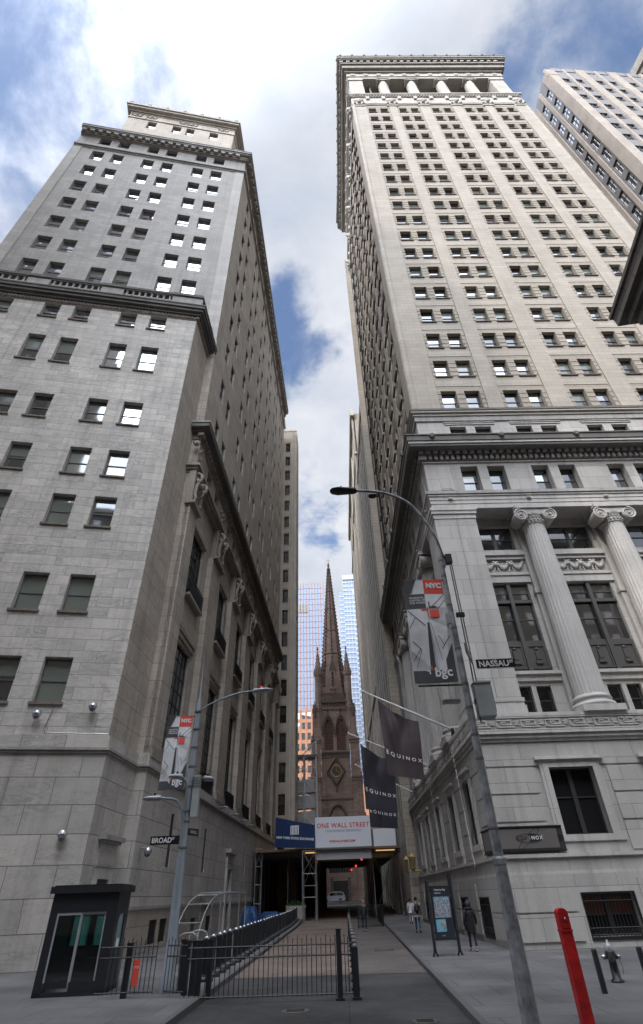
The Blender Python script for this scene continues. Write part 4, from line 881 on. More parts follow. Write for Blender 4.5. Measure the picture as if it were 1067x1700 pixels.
def glass_towers():
    T = thing('striped_glass_tower', 'blue glass tower with orange vertical fins left of the church spire', 'skyscraper', (-15,330,0)); mb = MB()
    x0, x1, y, h = -40, -6, 330, 173; mb.box((x0,y,54),(x1,y+40,h),g_curtain); mb.build('curtain_wall', T); mb = MB(); n = 17
    for k in range(n+1): x = x0+(x1-x0)*k/n; mb.box((x-.2,y-.5,54),(x+.2,y-.002,h+2),far_fin); mb.cut()
    mb.each('fin', T); mb = MB()
    for k in range(29): z = 56+4.1*k; mb.box((x0,y-.15,z),(x1,y-.001,z+.3),far_line)
    mb.box((x0,y-.5,153),(x1-11,y-.01,159),far_grey); mb.build('floor_band', T)
    mb = MB(); mb.box((-40,y-.6,0),(x1+2,y+38,90),far_brick); mb.build('body', T); w = MB()
    T = thing('orange_brick_building', 'orange brick block with rows of blue windows beside the church tower', 'building', (-20,300,0)); w = Wins(); F = Fr((-42,300),X,Y)
    simple_building(T, F, (0,40), 0, 82, [(1+3.1*k,2.9+3.1*k) for k in range(12)], [(10+5.2*k,13.4+5.2*k) for k in range(14)], far_brick, ['bh:ss','bh:sm'], .3, w); slab(T, [(-42,300.4),(-2,300.4),(-2,320),(-42,320)], 0, 81.8, far_brick)
    mb = MB(); 
    for k in range(13): F.box(mb, 3.1*k+.15, 3.1*k+.6, -.2, .1, 0, 84, far_brick); mb.cut()
    mb.each('pier', T); w.build(T)
    T = thing('white_glass_tower', 'pale white and blue glass tower right of the church spire', 'skyscraper', (15,420,0)); mb = MB()
    mb.box((10.2,420,0),(46,455,228),g_curtain); mb.box((6.4,424,0),(10.4,455,214),g_curtain); mb.build('curtain_wall', T); mb = MB()
    for k in range(56):
        z = 5+4.0*k; mb.box((10,419.6,z),(46,419.99,z+1.1),far_white); 
        if z < 210: mb.box((6.2,423.7,z),(10.2,423.99,z+1.1),far_white)
    for k in range(14): x = 10.2+2.7*k; mb.box((x-.2,419.5,0),(x+.2,419.98,229),far_white)
    mb.box((18.3,418.8,0),(21.2,420,214),far_white); mb.box((10,419,224),(46,420,228.5),far_white)
    for k in range(50): mb.box((18.6,418.6,6+4.1*k),(20.6,418.79,8.3+4.1*k),far_blue)
    mb.build('white_band', T)
    T = thing('sandy_brick_block', 'sliver of orange brick block low to the right of the church', 'building', (8,260,0)); slab(T, [(7.0,260),(30,260),(30,290),(7.0,290)], 0, 40, far_brick, 'wall')
far_fin = mat('orange_metal_fin', (.30,.13,.075), .5); far_line = mat('blue_grey_mullion', (.14,.17,.22), .5); far_grey = mat('grey_mechanical_louvre', (.27,.25,.24), .7); far_white = mat('white_aluminium', (.36,.39,.43), .4); far_blue = glass('far_blue_glass', (.035,.07,.12), refl=.02)
glass_towers()
# ---------------------------------------------------------------- church
def church():
    cx0, y0 = -.75, 144.0
    T = thing('church', 'brownstone gothic church with clock and tall crocketed spire closing the street', 'church', (cx0, y0, 1.1))
    F = Fr((cx0, y0), X, Y); m = brownstone; t = brown_trim
    lv = [(5.4, 0, 24.0), (4.75, 24.0, 38), (4.4, 38, 43.2)]
    louv = [(-2.75,-.45,30.6,38.0), (.45,2.75,30.6,38.0)]; arch = [(-2.45,2.45,6.0,15.5)]
    def parch(c, hw, z0, z1):                               # pointed arch outline
        P = [(c-hw, z0)]; 
        for k in range(9): a = k/8; P.append((c-hw+hw*(1-cos(a*pi/2))**1.0*1.0, z0+(z1-z0)*sin(a*pi/2)**.9))
        return P+[(2*c-x, z) for x, z in reversed(P[:-1])]
    mb = MB(); wall(mb, F, -4.0, 4.0, 0, 24, arch, .8, m); wall(mb, F, -3.6, 3.6, 24, 43.2, louv, .7, m); 
    mb.box((cx0-3.99,y0+.9,0),(cx0+3.99,y0+8.5,24),m); mb.box((cx0-3.59,y0+.8,24),(cx0+3.59,y0+8.2,43.0),m)
    # arch heads: fill corners above the springing
    for (a,b,c,d) in louv+arch:
        hw = (b-a)/2; mid = (a+b)/2; sp = d-(3.6 if hw < 2 else 4.2)
        for s in (-1, 1):
            pts = []
            for k in range(9):
                q = k/8*pi/2; pts.append((mid+s*hw*cos(q)**.8, sp+(d-sp)*sin(q)))
            for p, r in zip(pts, pts[1:]): mb.face([F.pt(p[0],-.02,p[1]),F.pt(mid+s*hw,-.02,p[1]),F.pt(mid+s*hw,-.02,r[1]),F.pt(r[0],-.02,r[1])], m)
    mb.build('tower', T)
    mb = MB()
    for s in (-1, 1):                                       # corner buttresses in diminishing stages
        for hw, z0, z1, pr in ((1.35,0,16,1.5),(1.25,16,24.5,1.1),(1.15,24.5,33,.8),(1.05,33,40.6,.5)):
            c = s*({16:6.6,24.5:6.3,33:6.05,40.6:5.6}[z1]-hw)
            F.box(mb, c-hw, c+hw, -pr, 2, z0, z1, m); mb.hexa([F.pt(c-hw,-pr,z1),F.pt(c+hw,-pr,z1),F.pt(c+hw,.2,z1),F.pt(c-hw,.2,z1),F.pt(c-hw,-.05,z1+1.2),F.pt(c+hw,-.05,z1+1.2),F.pt(c+hw,.2,z1+1.2),F.pt(c-hw,.2,z1+1.2)], t)
            F.box(mb, c-hw-.12, c+hw+.12, -pr-.12, 1, z1-.25, z1, t); F.box(mb, c-hw-.1, c+hw+.1, -pr-.1, 1, z1-.9, z1-.7, t)
            a0, a1 = (c-s*hw*0, c+s*(hw+.06)); F.box(mb, min(a0,a1), max(a0,a1), .5, 2.2, z0, z1-.5, m)
        for v in (0, 7): c = s*4.0; cc = F.pt(c, v+.3, 0); mb.lathe([(.95,36),(.95,49.0),(1.15,49.2),(1.15,49.6),(.9,49.8)], (cc.x,cc.y,0), m, 8, False)
    mb.build('buttress', T)
    for s in (-1, 1):
        for v in (.3, 7.3):
            p = MB(); c = F.pt(s*4.0, v, 0)
            p.lathe([(1.2,49.4),(1.25,50.4),(.95,50.5),(.5,53.6),(.16,56.2),(.1,56.6)], (c.x,c.y,0), m, 8, False)
            for k in range(8):
                a = 2*pi*k/8+.39
                for i in range(5): z = 50.9+i*1.0; r = .95-.15*i; p.ball((c.x+r*cos(a), c.y+r*sin(a), z), .12, t, 4)
                p.bar((c.x+1.15*cos(a), c.y+1.15*sin(a), 50.0), (c.x+1.0*cos(a), c.y+1.0*sin(a), 51.4), .12, t, 4, .03)
            p.ball((c.x,c.y,56.8), .3, t, 6); p.ball((c.x,c.y,57.3), .18, t, 5); p.build('pinnacle', T)
        for v, z, u in ((-.5,40,5.0),(-.4,33,5.6)):
            p = MB(); c = F.pt(s*u, v, 0); p.lathe([(.34,z-1.5),(.34,z),(.42,z+.1),(.28,z+.3),(.05,z+2.4)], (c.x,c.y,0), t, 6, False); p.ball((c.x,c.y,z+2.4),.15,t,4); p.build('pinnacle', T)
    # louvres with hood moulds
    for a,b,c,d in louv:
        L = MB(); mid = (a+b)/2; hw = (b-a)/2
        for k in range(17): z = c+.1+k*.42; L.hexa([F.pt(a,.15,z),F.pt(b,.15,z),F.pt(b,.6,z+.3),F.pt(a,.6,z+.3),F.pt(a,.15,z+.07),F.pt(b,.15,z+.07),F.pt(b,.6,z+.37),F.pt(a,.6,z+.37)], louvre)
        for x in (a+hw*.66, b-hw*.66): L.box(F.pt(x-.09,.05,c), F.pt(x+.09,.3,d-1.2), t)
        F.box(L, a, b, .65, .7, c, d, darkroom); L.build('louvre', T)
        h = MB(); P = parch(mid, hw+.25, d-3.7, d+.75); pts = [F.pt(x,-.12,z) for x, z in P]; h.tube(pts, .19, t, 6); h.bar(F.pt(mid,-.1,d+.6), F.pt(mid,-.1,d+3.0), .2, t, 5, .07); h.ball(F.pt(mid,-.15,d+2.3), .34, t, 6); h.ball(F.pt(mid,-.15,d+1.0), .22, t, 5)
        P = parch(mid, hw, d-3.7, d+.1); h.tube([F.pt(x,-.06,z) for x, z in P], .1, t, 5); h.build('hood_mould', T)
    mb = MB()
    for z, hw, p in ((30.0,3.6,.3),(29.6,3.6,.18),(28.9,3.6,.1),(19.9,4,.12),(40.2,3.6,.15)): F.box(mb, -hw, hw, -p, .1, z, z+.28, t)
    for k in range(9): F.box(mb, -3.3+k*.78, -3.0+k*.78, -.35, 0, 41.3, 42.0, t)
    F.box(mb, -3.7, 3.7, -.5, .3, 42.0, 42.4, t); F.box(mb, -3.7, 3.7, -.45, -.2, 44.2, 44.4, t)
    for k in range(17): F.box(mb, -3.6+k*.45, -3.5+k*.45, -.42, -.25, 42.4, 44.2, t); 
    for k in range(16): c = -3.32+k*.45; mb.tube([F.pt(c-.2,-.33,43.6),F.pt(c,-.33,44.0),F.pt(c+.2,-.33,43.6)], .05, t, 4)
    mb.build('parapet', T)
    # clock in a lozenge
    ck = MB(); zc = 26.0
    for p, q in (((0,2.95),(2.15,0)),((2.15,0),(0,-2.95)),((0,-2.95),(-2.15,0)),((-2.15,0),(0,2.95))): ck.bar(F.pt(p[0],-.1,zc+p[1]), F.pt(q[0],-.1,zc+q[1]), .3, t, 5)
    ck.bar(F.pt(0,-.1,zc-2.9), F.pt(0,-.1,zc-4.4), .22, t, 5); ck.build('clock_surround', T)
    ck = MB(); n = 32
    ck.mesh([F.pt(1.2*cos(2*pi*k/n),-.14,zc+1.2*sin(2*pi*k/n)) for k in range(n)], [tuple(range(n))], iron)
    ck.tube([F.pt(1.28*cos(2*pi*k/n),-.2,zc+1.28*sin(2*pi*k/n)) for k in range(n+1)], .09, gold, 5)
    for k in range(12):
        a = 2*pi*k/12; ck.bar(F.pt(.85*cos(a),-.19,zc+.85*sin(a)), F.pt(1.15*cos(a),-.19,zc+1.15*sin(a)), .05, gold, 4)
    clk = ck.build('clock', T); h = MB(); h.bar(F.pt(0,-.24,zc), F.pt(.0,-.24,zc+.95), .06, gold, 4); h.bar(F.pt(0,-.25,zc), F.pt(.95,-.25,zc-.42), .05, gold, 4); h.build('hand', clk)
    # west-front arch window with tracery
    w = MB(); F.box(w, -2.45, 2.45, .75, .8, 6, 15.5, darkroom)
    for k in range(-3, 4): w.bar(F.pt(k*.62,.3,6), F.pt(k*.62,.3,15.2-abs(k)*.75), .09, t, 5)
    w.tube([F.pt(x,-.12,z) for x, z in parch(0,2.75,11,18.9)], .3, t, 6); w.tube([F.pt(x,-.02,z) for x, z in parch(0,2.4,11,15.6)], .16, t, 5); w.build('arched_window', T)
    # octagonal spire with crockets
    sp = MB(); c = F.pt(0, 3.8, 0); n = 8; zb, zt = 43.0, 86.4; prof = [(3.7,zb),(3.5,46.5),(2.8,53),(.17,zt)]
    sp.lathe(prof, (c.x,c.y,0), m, 8, False)
    def rad(z): return 3.5+(2.8-3.5)*(z-46.5)/6.5 if z < 53 else 2.8+(0.17-2.8)*(z-53)/(zt-53)
    for k in range(8):
        a = 2*pi*k/8; 
        for i in range(34): z = 47+i*1.12; r = rad(z); sp.ball((c.x+(r+.1)*cos(a), c.y+(r+.1)*sin(a), z), .36-.16*(i/34), t, 4)
        for z0, z1 in ((47,53),(53,60),(60,70),(70,84.5)): sp.bar((c.x+rad(z0)*cos(a), c.y+rad(z0)*sin(a), z0), (c.x+rad(z1)*cos(a), c.y+rad(z1)*sin(a), z1), .15, t, 4)
    for z in (56,63,70,76): sp.lathe([(rad(z)*1.0,z-.2),(rad(z)+.14,z),(rad(z+.2),z+.25)], (c.x,c.y,0), t, 8, False)
    for z, r in ((85.4,.42),(86.1,.3),(84.6,.36)): sp.ball((c.x,c.y,z), r, t, 6)
    sp.build('spire', T)
    for s in (0,-1,1):                                      # gabled lucarnes
        l = MB(); u = s*2.6; v = .45 if s == 0 else 2.2
        F.box(l, u-.75, u+.75, v, v+2.5, 44.6, 51.0, m); l.hexa([F.pt(u-.9,v-.1,51),F.pt(u+.9,v-.1,51),F.pt(u+.9,v+2.6,51),F.pt(u-.9,v+2.6,51),F.pt(u-.03,v-.1,54.2),F.pt(u+.03,v-.1,54.2),F.pt(u+.03,v+2.6,54.2),F.pt(u-.03,v+2.6,54.2)], t)
        F.box(l, u-.28, u+.28, v-.06, v, 46.2, 50.2, darkroom); F.box(l, u-.85, u+.85, v-.25, v, 45.4, 45.8, t); F.box(l, u-1.0, u+1.0, v-.35, v+.3, 44.4, 44.8, t); l.ball(F.pt(u,v,54.3),.2,t,5); l.build('lucarne', T)
    cr = MB(); z = 86.4; cr.bar((c.x,c.y,z-.4),(c.x,c.y,z+1.7),.1,gold,5); cr.bar((c.x-.6,c.y,z+1.0),(c.x+.6,c.y,z+1.0),.09,gold,5); cr.build('cross', T)
    d = MB(); F.box(d, -1.6, 1.6, -.2, .1, 0, 4.6, darkroom); F.box(d, -2.2, -1.6, -.5, .1, 0, 5.2, t); F.box(d, 1.6, 2.2, -.5, .1, 0, 5.2, t); d.build('porch', T)
    nb = MB(); nb.box((cx0-9,y0+2.5,0),(cx0+9,y0+40,14),m); nb.build('nave', T)
louvre = mat('faded_red_louvre', (.20,.10,.085), .7)
church()

# ---------------------------------------------------------------- unseen blocks behind the camera, added and sized to shade the crossing
def back_block(name, label, x0, y0, x1, y1, h, m, pitch=4.0):
    T = thing(name, label, 'building', ((x0+x1)/2, y1, 0)); slab(T, [(x0,y0),(x1,y0),(x1,y1),(x0,y1)], 0, h, m, 'wall')
    mb = MB(); F = Fr((x0,y1),X,-Y); g = MB()
    for k in range(int(h/pitch)-1):
        for j in range(int((x1-x0)/3.4)): u = 1+j*3.4; F.box(mb, u, u+1.5, -.03, .05, 5+k*pitch, 7.2+k*pitch, g_dark)
    tag(mb.build('window', T), kind='stuff'); c = MB(); c.box((x0-.6,y0-.6,h-2),(x1+.6,y1+.6,h-.8),trim_dark); c.build('cornice', T)
back_block('shade_block_left', 'unseen tall tan stone block added behind the viewer on the left to cast shade', -100, -45, -29.0, -3, 141, tan_stone)
back_block('shade_block_low', 'unseen pale stone block added behind the viewer across the crossing to cast shade', -28.5, -55, 60, -20, 54, tan_light)
def temple():
    T = thing('temple_front_building', 'dark marble classical building whose heavy projecting cornice enters the frame at the right edge', 'building', (13,10,0))
    D = Vector((.118,.993,0)).normalized(); Cn = Vector((10.72,11.42,0)); F = Fr(Cn-D*40, D, Vector((D.y,-D.x,0)))
    mb = MB(); F.box(mb, 0, 38.3, 1.75, 24, 0, 16.9, fed_stone); mb.build('wall', T)
    mb = MB(); 
    for a, p, z0, z1 in ((38.6,1.45,16.1,16.9),(39.1,.9,16.9,17.15),(39.6,.4,17.15,17.45),(39.75,.22,17.45,17.75),(40,.0,17.75,18.25),(40.08,-.08,18.25,18.4)): F.box(mb, -2, a, p, 24, z0, z1, fed_stone)
    n = 36
    for k in range(n): F.box(mb, 1+k*1.04, 1.55+k*1.04, .55, 1.5, 16.72, 17.13, fed_stone)
    for k in range(14): mb.ball(F.pt(39.3, 1.6+k*.8, 16.55), .2, fed_stone, 5)
    mb.lathe([(.05,-.9),(.22,-.75),(.3,-.45),(.2,-.1),(.3,.1)], F.pt(38.5,1.35,16.75), fed_stone, 8)
    mb.build('cornice', T)
temple()

# ---------------------------------------------------------------- sidewalk shed and sign boards
def panel_fn(F, u, v, z): return lambda x, y: F.pt(u+x, v, z+y)
def shed():
    T = thing('sidewalk_shed', 'dark steel scaffolding shed bridging the street with a white board front', 'scaffold shed', (0,70,0)); sv = steel; y = 69
    def truss(x0, x1, yy, z0, z1, name='scaffold_frame', nx=1, nz=2):
        mb = MB()
        for x in (x0, x1): mb.bar((x,yy,z0),(x,yy,z1),.055,sv,6)
        zs = [z0+(z1-z0)*i/nz for i in range(nz+1)]
        for z in zs[1:]: mb.bar((x0,yy,z),(x1,yy,z),.04,sv,5)
        for a, b in zip(zs[-2:], zs[-1:]): mb.bar((x0,yy,a),(x1,yy,b),.028,sv,4); mb.bar((x1,yy,a),(x0,yy,b),.028,sv,4)
        return mb.build(name, T)
    truss(-4.4,-2.95,69,0,5.9,nz=3); truss(-4.4,-2.95,71.2,0,5.9,nz=2); truss(3.5,5.9,76,gz(76),5.9,nz=1); truss(3.6,6.2,78.5,gz(78),5.9,nz=1); truss(-9.6,-8.9,70,0,6.3,nz=4)
    mb = MB()
    for k in range(9): yy = 72+k*4.4; 
    for k in range(9):
        yy = 72+k*4.4
        for x in (-9.3,-6.2,-3.2,3.3,6.2): mb.bar((x,yy,gz(yy)),(x,yy,6.0),.06,sv if x > 3 else fr_grey,5); mb.cut()
        mb.box((-9.6,yy-.1,5.6),(6.5,yy+.1,5.85),fr_grey); mb.cut()
    mb.each('steel_post', T)
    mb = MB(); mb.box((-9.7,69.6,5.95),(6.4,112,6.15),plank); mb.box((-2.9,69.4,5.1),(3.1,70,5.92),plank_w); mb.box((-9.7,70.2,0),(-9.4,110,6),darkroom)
    mb.build('deck', T)
    mb = MB()
    for k in range(7): yy = 71+k*1.6; mb.box((3.7,yy,5.82),(5.8,yy+.12,5.9),tube_light); mb.cut()
    for k in range(3): yy = 71+k*3; mb.box((-4.2,yy,5.80),(-2.0,yy+.2,5.9),tube_light); mb.cut()
    mb.box((-2.7,72,5.82),(2.9,72.25,5.9),tube_light); mb.cut(); mb.box((-2.7,84,5.82),(2.9,84.25,5.9),tube_light); mb.each('strip_light', T)
    for x, yy, z in ((1.75,90,5.2),(1.2,100,5.1),(2.3,80,5.5),(-3.1,74,5.1)):
        s = MB(); s.ball((x,yy,z),.13,red_light,6); s.bar((x,yy,z),(x,yy,5.95),.03,iron,4); s.build('red_lamp', T)
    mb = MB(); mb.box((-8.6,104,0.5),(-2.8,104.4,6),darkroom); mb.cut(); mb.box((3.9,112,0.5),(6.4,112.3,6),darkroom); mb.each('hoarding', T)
    # boards: they hang on the shed but are things of their own
    F = Fr((-2.92,69.0), X, Y); b = MB(); F.box(b, 0, 6.1, -.05, .08, 6.15, 8.95, white); F.box(b, 0, 6.1, -.08, .1, 5.98, 6.15, fr_grey)
    B = thing('billboard', 'white banner board reading ONE WALL STREET above the shed entrance', 'sign', (-2.9,69,6)); b.build('board', B)
    t = MB(); put_text(t, 'ONE WALL STREET', .62, panel_fn(F,3.05,-.07,8.12), red, bold=.012, spacing=1.12); put_text(t, 'ONEWALLSTREET.COM', .25, panel_fn(F,2.9,-.07,6.68), red, bold=.012, spacing=1.1); t.build('lettering', B)
    t = MB(); put_text(t, 'CONDOMINIUM RESIDENCES', .29, panel_fn(F,3.05,-.07,7.62), fr_grey, spacing=1.05); t.build('lettering', B)
    a, c = Vector((-7.45,69.6)), Vector((-2.98,68.6)); D = Vector((c.x-a.x,c.y-a.y,0)); L = D.length; D.normalize(); F = Fr((a.x,a.y), D, perp(D))
    B = thing('sign_board', 'navy blue board reading NEW YORK STOCK EXCHANGE on the shed', 'sign', (-5.2,69,6)); b = MB()
    b.hexa([F.pt(0,-.04,6.35),F.pt(L,-.04,6.1),F.pt(L,.1,6.1),F.pt(0,.1,6.35),F.pt(0,-.04,9.15),F.pt(L,-.04,8.2),F.pt(L,.1,8.2),F.pt(0,.1,9.15)], navy); b.build('board', B)
    t = MB(); put_text(t, 'NEW YORK STOCK EXCHANGE', .30, lambda x, y: F.pt(2.3+x,-.06,7.08+y-.085*(x)), textwhite, bold=.008)
    for k in range(6): F.box(t, 1.78+k*.17, 1.88+k*.17, -.07, -.05, 7.42, 8.25-k*.0, textwhite)
    F.box(t, 1.78, 2.74, -.068, -.052, 8.2, 8.26, textwhite); t.build('lettering', B)
    B = thing('blank_board', 'blank white board on the right end of the shed', 'board', (5,75.5,6)); b = MB(); b.box((3.75,75.6,5.95),(6.35,75.75,8.25),white); b.box((6.35,75.7,5.95),(6.45,82,8.2),white); b.build('panel', B)
plank = mat('timber_deck', (.16,.10,.06), .8); plank_w = mat('pale_plywood', (.38,.37,.37), .7); tube_light = mat('warm_strip_light', (.8,.6,.3), .5, emis=(1,.62,.25,.55)); red_light = mat('red_lamp_lens', (.6,.02,.02), .4, emis=(1,.05,.03,1.2)); navy = mat('navy_board', (.008,.03,.10), .5)
shed()
scafm = mat('light_scaffold_steel', (.45,.46,.48), .5)
def hoist():
    T = thing('scaffold_tower', 'grey scaffold tower wrapped in sheeting beside the church', 'scaffold', (-7,112,1)); mb = MB()
    for x in (-9.0,-6.7,-4.35):
        for y in (110,113): mb.bar((x,y,gz(y)),(x,y,25.5 if x == -4.35 else 23),.15,scafm,6)
    for k in range(12):
        z = 2+k*1.9
        for y in (110,113): mb.bar((-9.0,y,z),(-4.35,y,z),.06,scafm,5)
        mb.bar((-9.0,110,z),(-6.7,110,z+1.9),.05,scafm,4); mb.bar((-4.35,110,z),(-6.7,110,z+1.9),.05,scafm,4); mb.bar((-4.35,110,z),(-4.35,113,z+1.9),.05,scafm,4)
    mb.build('frame', T); mb = MB()
    for k in range(5): z = 7+k*2.5; mb.hexa([(-8.8,111,z),(-4.8,111,z+.2),(-4.8,113,z+.2),(-8.8,113,z),(-8.8,111.2,z+2.1),(-4.8,111,z+2.3),(-4.8,113,z+2.3),(-8.8,113,z+2.1)], plank_w)
    mb.build('sheeting', T); mb = MB(); mb.box((-9.2,109.8,23),(-4.1,113.2,23.3),fr_grey); mb.bar((-7.2,110,23),(-3.9,110,26),.1,scafm,5); mb.build('platform', T)
hoist()

# ---------------------------------------------------------------- street lamps, banners, signs
def curve_pts(P, n=8):
    out = []; P = [Vector(p) for p in P]; Q = [2*P[0]-P[1]]+P+[2*P[-1]-P[-2]]
    for i in range(1, len(Q)-2):
        for k in range(n):
            t = k/n; a,b,c,d = Q[i-1:i+3]; out.append(.5*((2*b)+(c-a)*t+(2*a-5*b+4*c-d)*t*t+(3*b-a-3*c+d)*t**3))
    return out+[P[-1]]
def cobra(mb, p, d, L, m):                                  # flat tapered luminaire
    p = Vector(p); d = Vector(d).normalized(); s = Vector((-d.y,d.x,0)).normalized(); u = Vector((0,0,1))
    ws = [(0,.07,.07),(.12,.12,.09),(.35,.15,.08),(.7,.19,.075),(.92,.15,.05),(1,.05,.03)]
    vs = []; n = 10
    for t, w, h in ws:
        for k in range(n): a = 2*pi*k/n; vs.append(p+d*(t*L)+s*cos(a)*w+u*sin(a)*h)
    mb.mesh(vs, [(i*n+k, i*n+(k+1)%n, (i+1)*n+(k+1)%n, (i+1)*n+k) for i in range(len(ws)-1) for k in range(n)], m, True); mb.mesh(vs[:n], [tuple(range(n))], m); mb.mesh(vs[-n:], [tuple(range(n))], m)
def right_lamp():
    T = thing('street_lamp', 'tall weathered grey lamp post with a long curved arm in front of the columned bank', 'street lamp', (2.9,12,0)); x, y = 2.9, 12
    mb = MB(); mb.lathe([(.19,0),(.19,.25),(.15,.3),(.112,2.35),(.12,2.38),(.12,2.46),(.095,2.5),(.078,5.4),(.06,8.9)], (x,y,0), pole_grey, 8, False)
    for z in (2.9,4.1,4.55,5.1,5.6,6.4,6.9,7.5,8.3,8.75): rr = .108-.0054*z; mb.lathe([(rr,z),(rr+.006,z+.03),(rr,z+.06)], (x,y,0), fr_grey, 8, False)
    mb.build('pole', T)
    mb = MB(); mb.tube([(x+.17,y-.05,4.8),(x+.2,y-.05,6.2),(x+.2,y-.05,8.6)], .018, fr_grey, 5); mb.tube([(x+.27,y,5.5),(x+.26,y,8.7)], .014, fr_bronze, 5); mb.box((x-.18,y-.18,7.0),(x-.08,y-.1,7.25),lampm); mb.box((x+.1,y-.1,7.2),(x+.3,y-.02,7.3),iron); mb.build('conduit', T)
    arm = curve_pts([(x+.06,y,8.6),(x+.02,y,9.3),(x-.18,y,9.95),(x-.6,y,10.7),(x-1.25,y,11.1),(x-1.95,y,11.22),(x-2.3,y,11.25)]); mb = MB(); mb.tube(arm, [.04]*len(arm), pole_grey, 8); mb.tube([(x-.1,y,9.8),(x-.02,y-.06,9.45),(x+.02,y-.08,9.2),(x+.1,y-.05,8.8)], .018, iron, 4)
    mb.ball((x-1.6,y,11.02),.1,iron,6,(1.4,1,.8)); mb.box((x+.12,y-.08,8.7),(x+.28,y+.08,8.95),iron); mb.build('arm', T)
    mb = MB(); cobra(mb, (x-2.05,y,11.23), (-1,0,.03), .78, blackpaint); mb.bar((x-2.5,y,11.28),(x-2.5,y,11.4),.04,iron,6); mb.build('lamp_head', T)
    mb = MB(); mb.bar((x,y,8.22),(x-1.02,y-.02,8.25),.022,iron,5); mb.bar((x,y,5.62),(x-1.05,y-.02,5.62),.022,iron,5); mb.build('banner_arm', T)
    mb = MB(); mb.box((x-.5,y+.3,5.35),(x-.1,y+.5,5.4),lampm); mb.build('bracket', T)
    Bx = thing('signal_cabinet', 'grey metal control box strapped to the right lamp post', 'cabinet', (3.2,12,4.9)); b = MB(); b.box((3.06,11.85,4.92),(3.42,12.15,5.62),cabm); b.box((3.05,11.83,5.6),(3.44,12.17,5.64),cabm); b.build('box', Bx)
    b = MB(); b.box((3.43,11.9,5.0),(3.445,12.1,5.55),fr_grey); b.box((3.04,11.95,5.2),(3.06,12.05,5.3),iron); b.build('door', Bx)
    # street name signs
    S = thing('street_sign', 'black street sign reading NASSAU ST on the right lamp post', 'street sign', (3.25,12,6.05)); F = Fr((3.24,11.93), X, Y)
    b = MB(); F.box(b, 0, .86, -.01, .01, 5.93, 6.15, signblk); F.box(b, .0, .86, -.013, .013, 5.93, 5.94, textwhite); F.box(b, .0, .86, -.013, .013, 6.14, 6.15, textwhite); b.build('plate', S)
    t = MB(); put_text(t, 'NASSAU', .185, panel_fn(F,.38,-.018,6.03), textwhite, bold=.005); put_text(t, 'ST', .09, panel_fn(F,.78,-.018,6.07), textwhite, bold=.003); put_text(t, '1-24', .05, panel_fn(F,.4,-.018,6.125), textwhite); t.build('lettering', S)
    S = thing('street_sign', 'narrow street sign seen edge on at the right lamp post', 'street sign', (3.1,11.9,6.2)); F = Fr((2.98,11.5), Vector((.35,.94,0)), Vector((.94,-.35,0))); b = MB(); F.box(b, -.35, .5, -.01, .01, 6.05, 6.27, signblk); b.build('plate', S); t = MB(); put_text(t, 'WALL ST', .15, lambda a, c: F.pt(.08-a, .015, 6.16+c), textwhite); t.build('lettering', S)
cabm = mat('grey_green_cabinet', (.36,.39,.38), .5, var=.15); signblk = mat('black_sign_face', (.008,.009,.012), .4)
right_lamp()
grey1 = mat('banner_grey', (.60,.61,.64), .6, var=.35, vscale=2.5); grey2 = mat('banner_dark_grey', (.06,.065,.075), .6, var=.2, vscale=3); grey3 = mat('banner_light_grey', (.80,.81,.83), .6, var=.2, vscale=3); redb = mat('banner_red', (.78,.08,.05), .55)
